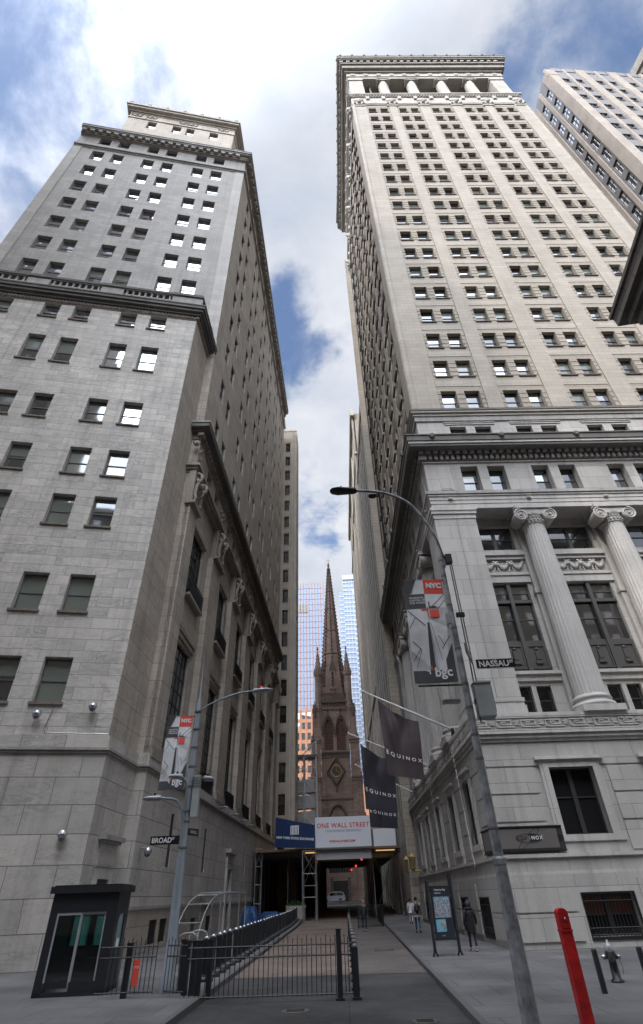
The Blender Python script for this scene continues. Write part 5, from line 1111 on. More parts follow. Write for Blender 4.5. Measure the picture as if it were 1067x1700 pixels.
def banner(label, x, y, z0, w, h, lean):
    B = thing('lamp_post_banner', label, 'banner', (x, y, z0)); rip = lambda s, t: .02*sin(s*5+t*3)+.015*sin(t*9)
    P = lambda s, t, o=0.0: Vector((x+(s-1)*w+lean*(1-t), y-.02-o+rip(s,t), z0+t*h))   # s 0..1 left to right, t 0..1 bottom to top
    def poly(mb, pts, m, o=.004):
        mb.face([P(s,t,o) for s,t in pts], m)
    def grid(mb, s0,s1,t0,t1,m,o):
        n, k = 8, 10
        for i in range(n):
            for j in range(k):
                a,b = s0+(s1-s0)*i/n, s0+(s1-s0)*(i+1)/n; c,d = t0+(t1-t0)*j/k, t0+(t1-t0)*(j+1)/k
                mb.face([P(a,c,o),P(b,c,o),P(b,d,o),P(a,d,o)], m, True)
    mb = MB()
    for j in range(14):
        t0, t1 = j/14, (j+1)/14
        for i in range(8):
            s0, s1 = i/8, (i+1)/8; mb.face([P(s0,t0),P(s1,t0),P(s1,t1),P(s0,t1)], grey1, True); mb.face([P(s0,t0,-.012),P(s1,t0,-.012),P(s1,t1,-.012),P(s0,t1,-.012)], grey1, True)
    cl = mb.build('cloth', B); mb = MB()
    def strips(pts_l, pts_r, m, o):                          # ruled patch between two edges so it follows the ripple
        n = 8
        for i in range(n):
            a, b = i/n, (i+1)/n; L = lambda e, q: (e[0][0]+(e[1][0]-e[0][0])*q, e[0][1]+(e[1][1]-e[0][1])*q)
            for k in range(3):
                f0, f1 = k/3, (k+1)/3; q = []
                for aa, ff in ((a,f0),(a,f1),(b,f1),(b,f0)): l, r = L(pts_l, aa), L(pts_r, aa); q.append(P(l[0]+(r[0]-l[0])*ff, l[1]+(r[1]-l[1])*ff, o))
                mb.face(q, m)
    strips(((0.02,.62),(.30,.98)), ((.48,.62),(.5,.98)), grey3, .005); strips(((0,.85),(.0,1)), ((.14,.85),(.32,1)), grey2, .008)
    grid(mb, .5, 1, .845, 1, redb, .01); grid(mb, 0, .49, .695, .845, grey2, .01); grid(mb, .51, 1, .70, .845, grey3, .006)
    strips(((.0,.30),(.0,.69)), ((.48,.12),(.5,.69)), grey3, .005); strips(((.40,.02),(.47,.55)), ((.55,.02),(.52,.55)), grey2, .009); strips(((.8,.02),(.8,.2)), ((1,.02),(1,.35)), grey2, .009); strips(((.62,.05),(.53,.58)), ((.8,.05),(.95,.5)), grey3, .006)
    for a, b in (((.02,.68),(.42,.52)),((.62,.70),(1,.84)),((.68,.64),(1,.78)),((.55,.55),(.72,.2)),((.06,.38),(.26,.30)),((.26,.30),(.1,.14)),((.24,.31),(.04,.2)),((.75,.3),(.98,.42)),((.7,.42),(.8,.34)),((.02,.5),(.18,.6))):
        p, q = Vector(a), Vector(b); n_ = Vector((-(q-p).y,(q-p).x)).normalized()*.0045
        for i in range(5): u0, u1 = p+(q-p)*i/5, p+(q-p)*(i+1)/5; mb.face([P(*(u0-n_),.011),P(*(u1-n_),.011),P(*(u1+n_),.011),P(*(u0+n_),.011)], grey2)
    for s_, t_ in ((.36,.47),(.74,.47),(.38,.235),(.80,.235)): mb.face([P(s_+.05*cos(k*.785),t_+.012*sin(k*.785),.012) for k in range(8)], grey3)
    strips(((0,0),(0,.11)), ((1,0),(1,.11)), grey2, .012)
    grid(mb, .57, .80, .595, .68, redb, .014)
    for a in ([(.33,.69),(.54,.69),(.54,.675),(.38,.675)], [(.50,.69),(.54,.69),(.53,.62),(.51,.60)]): mb.face([P(s,t,.015) for s, t in a], redb)
    for a in ([(.56,.70),(.59,.715),(.59,.765),(.56,.755)], [(.56,.70),(.78,.70),(.75,.713),(.56,.713)]): mb.face([P(s,t,.015) for s, t in a], grey2)
    for a, m in (([(.30,.112),(.40,.112),(.40,.075),(.37,.085),(.37,.104),(.33,.104)],textwhite),([(.42,.115),(.50,.115),(.46,.123),(.45,.15),(.42,.15)],redb)): mb.face([P(s,t,.017) for s, t in a], m)
    mb.build('print', B); t = MB()
    T_ = lambda s, tt: (lambda a, b: P(s+a/w, tt+b/h, .02))
    put_text(t, 'NYC', .19*w, T_(.76,.93), textwhite, bold=.013*w, spacing=1.0)
    for i, l in enumerate(('FINANCIAL','CAPITAL OF','THE WORLD')): put_text(t, l, .075*w, T_(.09,.805-.027*i), textwhite, align='LEFT', bold=.001)
    put_text(t, 'bgc', .30*w, T_(.70,.09), textwhite, bold=.008*w); t.build('lettering', B)
banner('large grey and red banner reading NYC and bgc on the right lamp post', 2.79, 11.9, 5.64, .96, 2.56, -.06)
banner('smaller grey and red banner reading NYC and bgc on the left lamp post', -5.27, 19.95, 4.95, .88, 2.33, .0)
def left_lamp():
    x, y = -5.1, 20
    T = thing('street_lamp', 'blue grey lamp post with spike mast and several arms beside the marble building', 'street lamp', (x,y,0)); mb = MB()
    mb.lathe([(.2,0),(.2,.3),(.15,.4),(.14,2.9),(.115,3.1),(.11,6.0),(.085,7.7),(.035,7.95),(.02,8.8),(.008,9.5)], (x,y,0), steel_blue, 10)
    for z in (2.2,2.6,3.3,4.0,4.3,5.0,5.6,6.2,6.8,7.4): mb.lathe([(.13,z),(.135,z+.03),(.13,z+.06)], (x,y,0), fr_grey, 8, False)
    mb.build('pole', T)
    for P, d, L, nm in ((curve_pts([(x,y,7.35),(x+.35,y,7.65),(x+1.3,y,8.0),(x+2.0,y,8.1)]),(1,0,.02),.72,0),(curve_pts([(x-.02,y-.1,3.6),(x-.1,y-.15,4.2),(x-.32,y-.2,4.6),(x-.85,y-.2,4.7)]),(-1,0,-.02),.6,1),(curve_pts([(x,y-.2,4.3),(x-.02,y-.35,5.0),(x-.15,y-.5,5.25)]),(-1,-.3,0),.45,2),(curve_pts([(x,y+.1,4.9),(x+.2,y+.2,5.25),(x+.4,y+.2,5.3)]),(1,.1,-.1),.35,3)):
        a = MB(); a.tube(P, .035, steel_blue, 6); o = a.build('arm', T); h = MB(); cobra(h, P[-1], d, L, lampm); h.bar(P[-1]+Vector(d)*L*.4, P[-1]+Vector(d)*L*.4+Vector((0,0,.15)), .03, red_light if nm == 0 else iron, 5); h.build('lamp_head', o)
    mb = MB(); mb.bar((x,y,7.27),(x-1.05,y-.05,7.3),.02,iron,5); mb.bar((x,y,4.98),(x-1.05,y-.05,4.96),.02,iron,5); mb.build('banner_arm', T)
    mb = MB(); mb.box((x+.14,y-.12,4.15),(x+.36,y+.1,5.35),cabm)
    for k in range(7): mb.box((x+.13,y-.13,4.98+k*.05),(x+.37,y+.11,4.995+k*.05),fr_grey)
    mb.build('antenna_box', T)
    S = thing('street_sign', 'black street sign reading BROAD ST on the left lamp post', 'street sign', (x-.6,y,3.5)); F = Fr((x-1.03,y-.1), Vector((1,.0,0)), Y); b = MB(); F.box(b, 0, .92, -.01, .01, 3.42, 3.65, signblk); b.build('plate', S)
    t = MB(); put_text(t, 'BROAD', .19, panel_fn(F,.36,-.018,3.53), textwhite, bold=.005); put_text(t, 'ST', .09, panel_fn(F,.72,-.018,3.57), textwhite, bold=.003); t.build('lettering', S)
    S = thing('street_sign', 'small dark street sign angled away on the left lamp post', 'street sign', (x+.15,y,3.7)); F = Fr((x+.13,y), Vector((.45,.9,0)), Vector((-.9,.45,0))); b = MB(); F.box(b, 0, .5, -.01, .01, 3.65, 3.85, signblk); b.build('plate', S); t = MB(); put_text(t, 'WALL', .12, lambda a, c: F.pt(.25+a,-.015,3.75+c), textwhite); t.build('lettering', S)
left_lamp()
# ---------------------------------------------------------------- flags on the bank's side wall
flagm = mat('plum_black_flag_cloth', (.045,.032,.036), .75, var=.15); flagm2 = mat('navy_black_flag_cloth', (.022,.02,.03), .75, var=.15); polem = mat('pale_flag_pole', (.6,.6,.6), .4, .3)
def flag(i, y, br, tip, a, b, w_low, h0, h1, lab, cm):
    """a, b: upper corners on the pole (x, z); the cloth hangs from them"""
    Pt = thing('flagpole', 'pale %s angled flagpole projecting from the side of the columned bank' % lab[0], 'flagpole', (br[0], y, br[1])); mb = MB()
    mb.bar((br[0]+.1,y,br[1]-.05),(tip[0],y,tip[1]),.075,polem,8,.045); mb.ball((tip[0],y,tip[1]),.09,polem,7); mb.build('pole', Pt)
    mb = MB(); mb.box((br[0]-.3,y-.08,br[1]-.75),(br[0]-.12,y+.08,br[1]+.15),iron); mb.bar((br[0]-.2,y,br[1]-.5),(br[0]+.3,y,br[1]-.9),.05,iron,6); mb.bar((br[0]-.2,y,br[1]+.05),(br[0]+.25,y,br[1]+.0),.07,iron,6); mb.build('bracket', Pt)
    Ft = thing('flag', lab[1], 'flag', (a[0], y, a[1])); N, K = 26, 26
    def P(s, t, o=0.0):                                     # s along the pole, t downwards
        top = Vector((a[0]+(b[0]-a[0])*s, y, a[1]+(b[1]-a[1])*s)); low = Vector((w_low[0]+(w_low[1]-w_low[0])*s, y, h0+(h1-h0)*s))
        p = top.lerp(low, t); sag = sin(pi*s)*(1-t)*.28
        p.z -= sag; r = (.12*sin(9*s+6*t+i)+.13*sin(pi*s)*sin(7*t+5*abs(s-.5)*2+i)+.03*sin(23*s-4*t))*(1-.8*t)
        p.x += .04*sin(8*t+i)*sin(pi*s)*(1-t); p.y += r-o; return p
    mb = MB(); vs = [P(k/N, j/K) for j in range(K+1) for k in range(N+1)]
    mb.mesh(vs, [(j*(N+1)+k, j*(N+1)+k+1, (j+1)*(N+1)+k+1, (j+1)*(N+1)+k) for j in range(K) for k in range(N)], cm, True); cl = mb.build('cloth', Ft)
    W_ = abs(w_low[1]-w_low[0]); Hh = (a[1]+b[1])/2-(h0+h1)/2; t = MB()
    put_text(t, 'EQUINOX', W_*.14, lambda x, z: P(.51+x/W_, .70-z/Hh, .05), textwhite, bold=.002, spacing=1.7); t.build('lettering', Ft)
flag(0, 34.6, (7.25,9.7), (1.75,12.25), (2.62,11.75), (5.05,10.35), (2.85,4.95), 7.45, 7.15, ('front','largest plum black hanging flag reading EQUINOX, nearest on the right hand building'), flagm)
flag(2, 45.0, (7.15,9.5), (.85,12.15), (1.75,11.35), (4.3,10.1), (1.85,4.15), 6.95, 6.65, ('middle','black hanging flag reading EQUINOX, middle one of the three'), flagm2)
flag(4, 56.5, (7.05,9.3), (1.6,11.9), (2.55,11.2), (5.1,10.1), (2.6,5.1), 6.8, 6.6, ('farthest','black hanging flag reading EQUINOX, farthest and lowest, partly behind the middle flag'), flagm2)
mb = MB()
for p, q in (((6.75,34.3,8.8),(6.2,30.6,2.9)),((6.7,44.5,8.8),(6.3,41,3.4))): mb.bar(p, q, .012, polem, 4)
tag(mb.build('halyard_line'), 'thin pale halyard lines running from the flags down the bank wall', 'rope')
# ---- wall plaque
plq = mat('brushed_plaque_metal', (.22,.20,.19), .35, .4, var=.1, vscale=1); 
def plaque():
    T = thing('wall_sign', 'dark framed grey metal plaque reading EQUINOX wrapping the corner of the bank', 'sign', (RC.x+1.5, RC.y-.4, 3.8))
    for F, L in ((FRF, 3.05), (FRS, 2.2)):
        mb = MB(); s = F.trim; F.trim = False; e = -.2; F.box(mb, e, L, -.2, -.06, 3.40, 4.28, fr_dark); F.box(mb, e+.14, L-.28, -.215, -.2, 3.47, 4.22, plq); F.box(mb, e, L, -.26, -.06, 4.28, 4.33, iron); F.box(mb, e, L, -.26, -.06, 3.35, 3.40, iron); F.trim = s; mb.build('panel', T)
    F = FRF; t = MB(); c = (1.42, 3.86); el = lambda rx, rz, rot, a: F.pt(c[0]+rx*cos(a)*cos(rot)-rz*sin(a)*sin(rot), -.225, c[1]+rx*cos(a)*sin(rot)+rz*sin(a)*cos(rot))
    n = 40; t.face([el(.62,.17,0,pi/2-pi*k/20) for k in range(21)], iron)
    for rx, rz, rot in ((.62,.17,0),(.70,.13,.62)): t.tube([el(rx,rz,rot,2*pi*k/n) for k in range(n+1)], .009, iron, 4)
    put_text(t, 'EQU', .2, panel_fn(F,1.07,-.235,3.86), iron, spacing=1.3, bold=.003); t.build('emblem', T)
    t = MB(); put_text(t, 'NOX', .2, panel_fn(F,1.79,-.24,3.86), textwhite, spacing=1.3, bold=.003); put_text(t, 'I', .2, panel_fn(F,1.45,-.24,3.86), textwhite); t.build('lettering', T)
plaque()
def lantern(u, lab):
    p = FRS.pt(u, -.75, 4.2); T = thing('wall_lantern', lab, 'lantern', p); mb = MB(); x, y, z = p
    mb.lathe([(.08,-.6),(.2,-.5),(.24,-.42),(.26,.4),(.31,.44),(.16,.62),(.05,.74),(.03,.86)], p, gold, 6, False); mb.build('cage', T)
    mb = MB(); mb.lathe([(.245,-.38),(.265,.38)], p+Vector((0,0,.005)), lampglass, 6, False)
    for k in range(6): a = 2*pi*k/6; mb.bar((x+.25*cos(a),y+.25*sin(a),z-.42),(x+.27*cos(a),y+.27*sin(a),z+.4),.03,gold,4)
    mb.build('glass', T); mb = MB(); mb.bar((x,y,z-.6),(x+.75,y,z-.6),.05,gold,6); mb.bar((x,y,z-.6),(x+.6,y,z-1.0),.03,gold,5); mb.build('bracket', T)
lampglass = mat('dull_lantern_glass', (.16,.13,.09), .3)
lantern(29.5, 'gilded wall lantern on the bank side wall, nearer of the two'); lantern(34.5, 'gilded wall lantern on the bank side wall, farther of the two')

# ---------------------------------------------------------------- dome cameras and conduit on the marble walls
chrome = mat('dome_camera_metal', (.45,.46,.48), .22, .7); domeg = glass('smoked_dome', (.02,.02,.022))
def dome(F, u, z, lab, arm=.35):
    T = thing('security_camera', lab, 'security camera', F.pt(u, 0, z)); mb = MB(); c = F.pt(u, -arm, z); mb.ball(c, .21, chrome, 10, (1,1,1.0)); mb.lathe([(.215,-.02),(.225,.02),(.2,.05)], c, chrome, 14); mb.build('housing', T)
    mb = MB(); mb.ball(c-Vector((0,0,.10)), .165, domeg, 8); mb.build('dome', T); mb = MB(); mb.bar(c+Vector((0,0,.1)), F.pt(u,0,z+.16), .035, chrome, 6); F.box(mb, u-.08, u+.08, -.04, .0, z+.06, z+.26, chrome); mb.build('bracket', T)
dome(FLB, -3.55, 9.45, 'chrome dome camera just below the lowest right window of the marble wing'); dome(FLB, -1.0, 9.85, 'highest chrome dome camera, near the corner of the marble wing'); dome(FLB, -1.0, 4.45, 'chrome dome camera on the marble wall above the guard booth'); dome(FLS, .9, 4.1, 'chrome dome camera on the side wall right of the booth', .55)
mb = MB(); mb.tube([FLB.pt(-2.95,-.05,9.75), FLB.pt(-3.1,-.05,8.85), FLB.pt(-3.0,-.06,8.66), FLB.pt(-2.8,-.08,8.64), FLB.pt(0,-.08,8.62)], .03, chrome, 6); tag(mb.build('conduit_pipe'), 'thin pale conduit pipe running above the ledge of the marble wing', 'pipe')
for i, (u, z, w_) in enumerate(((9.2,8.1,0),(19,8.1,0),(24,8.1,0),(29,8.1,0),(33.6,8.1,0),(3.2,8.9,0))):
    T = thing('wall_floodlight', ['pale floodlight on the marble side ledge, second from the corner','pale floodlight on the marble side ledge, third from the corner','pale floodlight on the marble side ledge, fourth from the corner','pale floodlight on the marble side ledge, fifth from the corner','pale floodlight on the marble side ledge, farthest from the corner','pale floodlight nearest the corner behind the hanging banner'][i], 'floodlight', FLS.pt(u,-.5,z), 'floodlights along the marble ledge'); mb = MB(); cobra(mb, FLS.pt(u,-.4,z), (.9,-.35,-.05), .6, lampm); mb.build('lamp_head', T); mb = MB(); mb.bar(FLS.pt(u,-.5,z), FLS.pt(u,.1,z-.15), .04, iron, 5); mb.build('bracket', T)

# ---------------------------------------------------------------- guard booth
def booth():
    T = thing('guard_booth', 'black guard booth with silver framed glass sliding doors in front of the marble building', 'booth', (-8,20.8,0)); D = Vector((.99,.12,0)).normalized(); F = Fr((-8.85,19.9), D, perp(D)); W_, Dp, H = 1.95, 1.7, 2.28
    mb = MB(); F.box(mb, 0,.22,0,Dp,0,H,boothm); F.box(mb, W_-.3,W_,0,Dp*.25,0,H,boothm); F.box(mb, W_-.08,W_,Dp*.25,Dp,0,.95,boothm); F.box(mb, W_-.08,W_,Dp*.25,Dp,1.75,H,boothm); F.box(mb, W_-.08,W_,Dp*.75,Dp,.95,1.75,boothm); F.box(mb, .22,W_-.3,0,.15,1.82,H,boothm); F.box(mb, .1,W_-.1,Dp-.05,Dp,0,.95,boothm); F.box(mb, .1,W_-.1,Dp-.05,Dp,1.7,H,boothm); F.box(mb, .1,.3,Dp-.05,Dp,.95,1.7,boothm); F.box(mb, .82,1.0,Dp-.05,Dp,.95,1.7,boothm); F.box(mb, 1.5,W_-.1,Dp-.05,Dp,.95,1.7,boothm); F.box(mb, 0,W_,0,Dp,-.0,.1,boothm); F.box(mb, .22,W_-.3,.01,.1,.1,.3,boothm); mb.build('wall', T)
    mb = MB(); F.box(mb, -.1,W_+.1,-.12,Dp+.1,H,H+.17,boothm); F.box(mb, -.02,W_+.02,-.04,Dp+.02,H+.17,H+.2,iron); mb.build('roof', T)
    for a, b, v in ((.22,.95,.03),(.92,1.65,.07)):
        mb = MB(); 
        for x0,x1,z0,z1 in ((a,a+.05,.1,1.82),(b-.05,b,.1,1.82),(a+.05,b-.05,1.76,1.82),(a+.05,b-.05,.1,.17)): F.box(mb, x0,x1,v-.02,v+.02,z0,z1,alu)
        F.box(mb, a+.05,b-.05,v-.004,v+.004,.17,1.76,boothglass); mb.build('sliding_door', T)
    mb = MB(); F.box(mb, .3,.82,Dp-.035,Dp-.02,.95,1.7,tealpane); F.box(mb, 1.0,1.5,Dp-.035,Dp-.02,.95,1.7,tealpane); F.box(mb, W_-.06,W_-.03,Dp*.25,Dp*.75,.95,1.75,tealg); mb.build('rear_window', T)
    mb = MB(); F.box(mb, .3,1.5,Dp-.6,Dp-.1,.7,.74,fr_grey); F.box(mb, .35,1.45,Dp-.2,Dp-.1,.74,1.0,iron); F.box(mb, 1.0,1.3,Dp-.5,Dp-.4,.74,.98,iron); mb.build('desk', T)
boothm = mat('black_booth_panel', (.02,.022,.027), .45); alu = mat('aluminium_frame', (.55,.57,.6), .35, .5); tealg = glass('teal_back_window', (.12,.26,.27), refl=.0)
def clear_glass(name, tint, a):
    m = bpy.data.materials.new(name); m.use_nodes = True; nt = m.node_tree; N = nt.nodes; L = nt.links; tr = N.new('ShaderNodeBsdfTransparent'); tr.inputs[0].default_value = (*tint,1); gl = N.new('ShaderNodeBsdfGlossy'); gl.inputs['Roughness'].default_value = .03
    fr = N.new('ShaderNodeFresnel'); fr.inputs[0].default_value = 1.5; ad = N.new('ShaderNodeMath'); ad.inputs[1].default_value = a; L.new(fr.outputs[0], ad.inputs[0]); mx = N.new('ShaderNodeMixShader'); L.new(ad.outputs[0], mx.inputs[0]); L.new(tr.outputs[0], mx.inputs[1]); L.new(gl.outputs[0], mx.inputs[2]); L.new(mx.outputs[0], N['Material Output'].inputs[0]); return m
tealpane = clear_glass('teal_tinted_pane', (.45,.85,.82), .03)
boothglass = clear_glass('booth_door_glass', (.62,.75,.75), .05); canopyglass = clear_glass('canopy_glass', (.72,.74,.74), .06); g_map = glass('map_cover', (.05,.06,.07))
booth()

# ---------------------------------------------------------------- glazed canopy at the side door
def canopy():
    T = thing('glass_canopy', 'arched clear glass canopy on thin white posts at the marble building side', 'canopy', (-7,34,0)); x = -6.3
    arc = lambda x_: [(x_, 28.6+5*(1-cos(a*pi/16)), 2.25*sin(a*pi/16)) for a in range(9)]
    mb = MB()
    for x_ in (x, x-1.0): mb.tube(arc(x_)+[(x_,42,2.45)], .026, whitepipe, 6)
    for k in (3,5,7): p, q = arc(x)[k], arc(x-1.0)[k]; mb.bar(p, q, .025, whitepipe, 5)
    for y in (33.6,36.5,39.5,42): mb.bar((x,y,0),(x,y,2.35),.035,whitepipe,6); mb.bar((x-1.0,y,0),(x-1.0,y,2.35),.03,whitepipe,6); mb.bar((x,y,2.3),(x-1.0,y,2.3),.025,whitepipe,5)
    mb.build('frame', T); mb = MB(); A, B = arc(x)+[(x,42,2.45)], arc(x-1.0)+[(x-1.0,42,2.45)]
    for k in range(len(A)-1): mb.face([A[k],A[k+1],B[k+1],B[k]], canopyglass, True)
    mb.build('glass', T)
whitepipe = mat('white_metal_tube', (.26,.27,.28), .5)
canopy()
for i, y in enumerate((25.6, 27.4)):
    T = thing('bike_rack', ['arched pale metal rail beside the canopy, nearer one','arched pale metal rail beside the canopy, farther one'][i], 'rail', (-5.9,y,0), 'arched rails'); mb = MB(); mb.tube([(-6.3,y,0),(-6.3,y,.85),(-6.22,y,1.0),(-6.05,y,1.06),(-5.8,y,1.06),(-5.63,y,1.0),(-5.55,y,.85),(-5.55,y,0)], .03, whitepipe, 6); mb.build('rail', T)

# ---------------------------------------------------------------- barrier line on the left pavement
def barrier_post():
    T = thing('barrier_post', 'x', 'bollard', (0,0,0), 'heavy black barrier posts along the left kerb')
    mb = MB(); mb.lathe([(.30,0),(.31,.04),(.29,.10),(.2,.13),(.12,.16)], (0,0,0), blackpaint, 16); mb.build('base', T)
    mb = MB(); mb.box((-.09,-.07,.12),(.09,.07,.98),blackpaint); mb.box((-.11,-.09,.9),(.11,.09,1.0),blackpaint); mb.box((-.05,-.09,.3),(.05,-.07,.8),iron); mb.build('post', T)
    mb = MB(); mb.lathe([(.08,1.0),(.09,1.03),(.05,1.08),(.0001,1.1)], (0,0,0), chrome, 10); mb.build('cap', T); return T
bp = barrier_post(); ys = []; y = 22.6; step = 1.15
while y < 78: ys.append(y); y += step; step *= 1.018
ORD = ['nearest','second','third','fourth','fifth','sixth','seventh','eighth','ninth','tenth','eleventh','twelfth','thirteenth','fourteenth','fifteenth','sixteenth','seventeenth','eighteenth','nineteenth','twentieth','twenty-first','twenty-second','twenty-third','twenty-fourth','twenty-fifth','twenty-sixth','twenty-seventh','twenty-eighth','twenty-ninth','thirtieth','thirty-first','thirty-second','thirty-third','thirty-fourth','thirty-fifth','thirty-sixth','thirty-seventh','thirty-eighth','thirty-ninth','fortieth']
random.seed(3)
for i, y in enumerate(ys):
    o = bp if i == 0 else copy_tree(bp); o.location = (-4.62-(y-26)*.011+random.uniform(-.04,.04), y, gz(y)); o.rotation_euler = (0,0,random.uniform(-.15,.15))
    o['label'] = '%s black barrier post with round base in the row on the left kerb' % (ORD[i] if i < len(ORD)-1 else 'far')
# ---- row of low square posts up the middle of the street
def chain_post():
    T = thing('street_post', 'x', 'bollard', (0,0,0), 'black posts in the middle line of the street'); mb = MB(); mb.box((-.08,-.08,0),(.08,.08,1.02),blackpaint); mb.box((-.12,-.12,0),(.12,.12,.05),blackpaint); mb.build('post', T)
    mb = MB(); mb.lathe([(.085,1.02),(.09,1.05),(.05,1.09),(.0001,1.1)], (0,0,0), fr_grey, 10); mb.build('cap', T); return T
cp = chain_post(); ym = [19.0, 20.8, 22.7, 24.7, 26.8, 29, 31.4, 34, 37, 40.2, 43.6, 47.2, 51]; ym_ = ym
for i, y in enumerate(ym): o = cp if i == 0 else copy_tree(cp); o.location = (.21, y, -.12 if y < 60 else 0); o['label'] = '%s square black post in the line up the middle of the street' % ORD[i]
def iron_fence(name, label, p, q, h, n, z0=-.12, spear=True, group=None):
    p, q = Vector(p), Vector(q); T = thing(name, label, 'fence', (p.x,p.y,z0), group); D = (q-p).normalized(); mb = MB()
    for k in range(n+1):
        c = p.lerp(q, k/n); hh = h+(.06 if k % 2 else 0); mb.bar((c.x,c.y,z0+.08),(c.x,c.y,z0+hh),.011,iron,5); 
        if spear: mb.bar((c.x,c.y,z0+hh),(c.x,c.y,z0+hh+.05),.014,iron,4,.002)
    mb.build('picket', T); mb = MB()
    for z in (h-.1, h-.32, .12): mb.bar((p.x,p.y,z0+z),(q.x,q.y,z0+z),.018,iron,4)
    mb.build('rail', T); return T
iron_fence('iron_fence', 'thin black iron fence with spear tops across the foot of the street', (-4.35,19.0,0), (-.32,19.0,0), 1.2, 31)
iron_fence('iron_fence', 'short black iron fence section beside the tall square gate post', (-.16,19.0,0), (.12,19.0,0), 1.2, 3)
iron_fence('iron_fence', 'thin black iron fence running left of the blue grey lamp post', (-6.85,19.2,0), (-5.3,19.3,0), 1.14, 13, 0.0)
iron_fence('iron_fence', 'thin black iron fence between the lamp post and the barrier posts', (-5.0,19.3,0), (-4.4,19.05,0), 1.14, 6, 0.0)
T = thing('gate_post', 'tall square black gate post at the end of the iron fence', 'post', (-.22,19,-.12)); mb = MB(); mb.box((-.29,18.93,-.12),(-.16,19.07,1.26),blackpaint); mb.box((-.34,18.88,-.12),(-.11,19.12,-.08),blackpaint); mb.box((-.30,18.92,1.26),(-.15,19.08,1.29),iron); mb.build('post', T)
for i, (x, y) in enumerate(((-4.5,19.6),(-4.28,19.5),(-4.1,19.4),(-3.9,19.9),(-4.75,20.2),(-6.1,19.4))):
    T = thing('square_post', ['square black post in the cluster left of the fence, nearest the lamp','square black post in the cluster left of the fence, second','square black post in the cluster left of the fence, third','square black post at the left end of the long iron fence','thick black post with silver cap close to the lamp post','black post in the fence nearest the guard booth'][i], 'post', (x,y,0), 'square black posts by the fence'); mb = MB(); mb.box((x-.07,y-.07,-.12),(x+.07,y+.07,1.08),blackpaint); mb.build('post', T); mb = MB(); mb.box((x-.085,y-.085,1.08),(x+.085,y+.085,1.12),iron); mb.build('cap', T)
T = thing('warning_sign', 'small red sign with white print on the fence by the booth', 'sign', (-5.78,19.17,.4)); mb = MB(); mb.box((-5.86,19.16,.25),(-5.7,19.18,.78),redb); mb.build('plate', T); mb = MB(); put_text(mb, 'STOP', .07, lambda a, c: Vector((-5.78+a,19.155,.62+c)), textwhite); mb.build('lettering', T)
def mesh_panel(lab, x0, y0, x1, y1):
    p, q = Vector((x0,y0,0)), Vector((x1,y1,0)); T = thing('crowd_barrier', lab, 'fence', (x0,y0,gz(y0)), 'dark barrier panels on the right of the street'); mb = MB(); z = gz(y0)-.1; n = int((q-p).length/.1)
    for k in range(n+1): c = p.lerp(q, k/n); mb.bar((c.x,c.y,z+.05),(c.x,c.y,z+1.15),.016,iron,4)
    for zz in (.08,.6,1.15): mb.bar((x0,y0,z+zz),(x1,y1,z+zz),.03,iron,5)
    mb.build('grille', T); mb = MB()
    for c in (p, q): mb.box((c.x-.04,c.y-.04,z),(c.x+.04,c.y+.04,z+1.2),blackpaint); mb.cut()
    mb.each('post', T)
mesh_panel('dark barrier panel crossing from the middle line towards the kerb', 1.0,55.5,3.15,57.5); mesh_panel('dark barrier panel along the kerb nearest the shed', 3.2,58,3.25,68); mesh_panel('dark barrier panel behind the walking man', .3,49,.35,60)
# ---------------------------------------------------------------- tarps, planter, hydrant, posts
bluetarp = mat('blue_tarpaulin', (.012,.065,.2), .5, var=.3, vscale=4)
def lump(T, name, c, s, m, seed, n=12):
    random.seed(seed); vs = []; k = n+4; ph = [random.uniform(0,6) for _ in range(6)]
    for i in range(n+1):
        for j in range(k):
            a, t = 2*pi*j/k, (i/n)*pi/2*1.0; r = 1+.12*sin(3*a+ph[0])+.1*sin(5*a+ph[1]+3*t)+.08*sin(9*a+ph[2]-5*t); sq = 1/max(abs(cos(a)),abs(sin(a)))**.6
            vs.append((c[0]+s[0]*cos(a)*r*sq*cos(t)**.35, c[1]+s[1]*sin(a)*r*sq*cos(t)**.35, c[2]+s[2]*sin(t)*(1+.08*sin(4*a+ph[3]))))
    mb = MB(); mb.mesh(vs, [(i*k+j, i*k+(j+1)%k, (i+1)*k+(j+1)%k, (i+1)*k+j) for i in range(n) for j in range(k)], m, True); return mb.build(name, T)
T = thing('covered_stack', 'bulky blue tarpaulin covered stack against the marble side wall', 'tarpaulin', (-8.4,60,0)); lump(T, 'tarpaulin', (-8.5,60,0), (.75,1.1,1.4), bluetarp, 5); mb = MB(); mb.tube([(-9.3,60,.9),(-8.5,58.9,1.0),(-7.7,60,.8)], .02, iron, 4); mb.build('strap', T)
T = thing('covered_stack', 'low flat blue tarpaulin covered stack farther along the left pavement', 'tarpaulin', (-7.6,69,0)); lump(T, 'tarpaulin', (-7.6,68,0), (1.1,1.0,.9), bluetarp, 8); mb = MB(); mb.tube([(-8.6,67.2,.7),(-7.6,66.9,.75),(-6.6,67.2,.6)], .02, iron, 4); mb.build('strap', T)
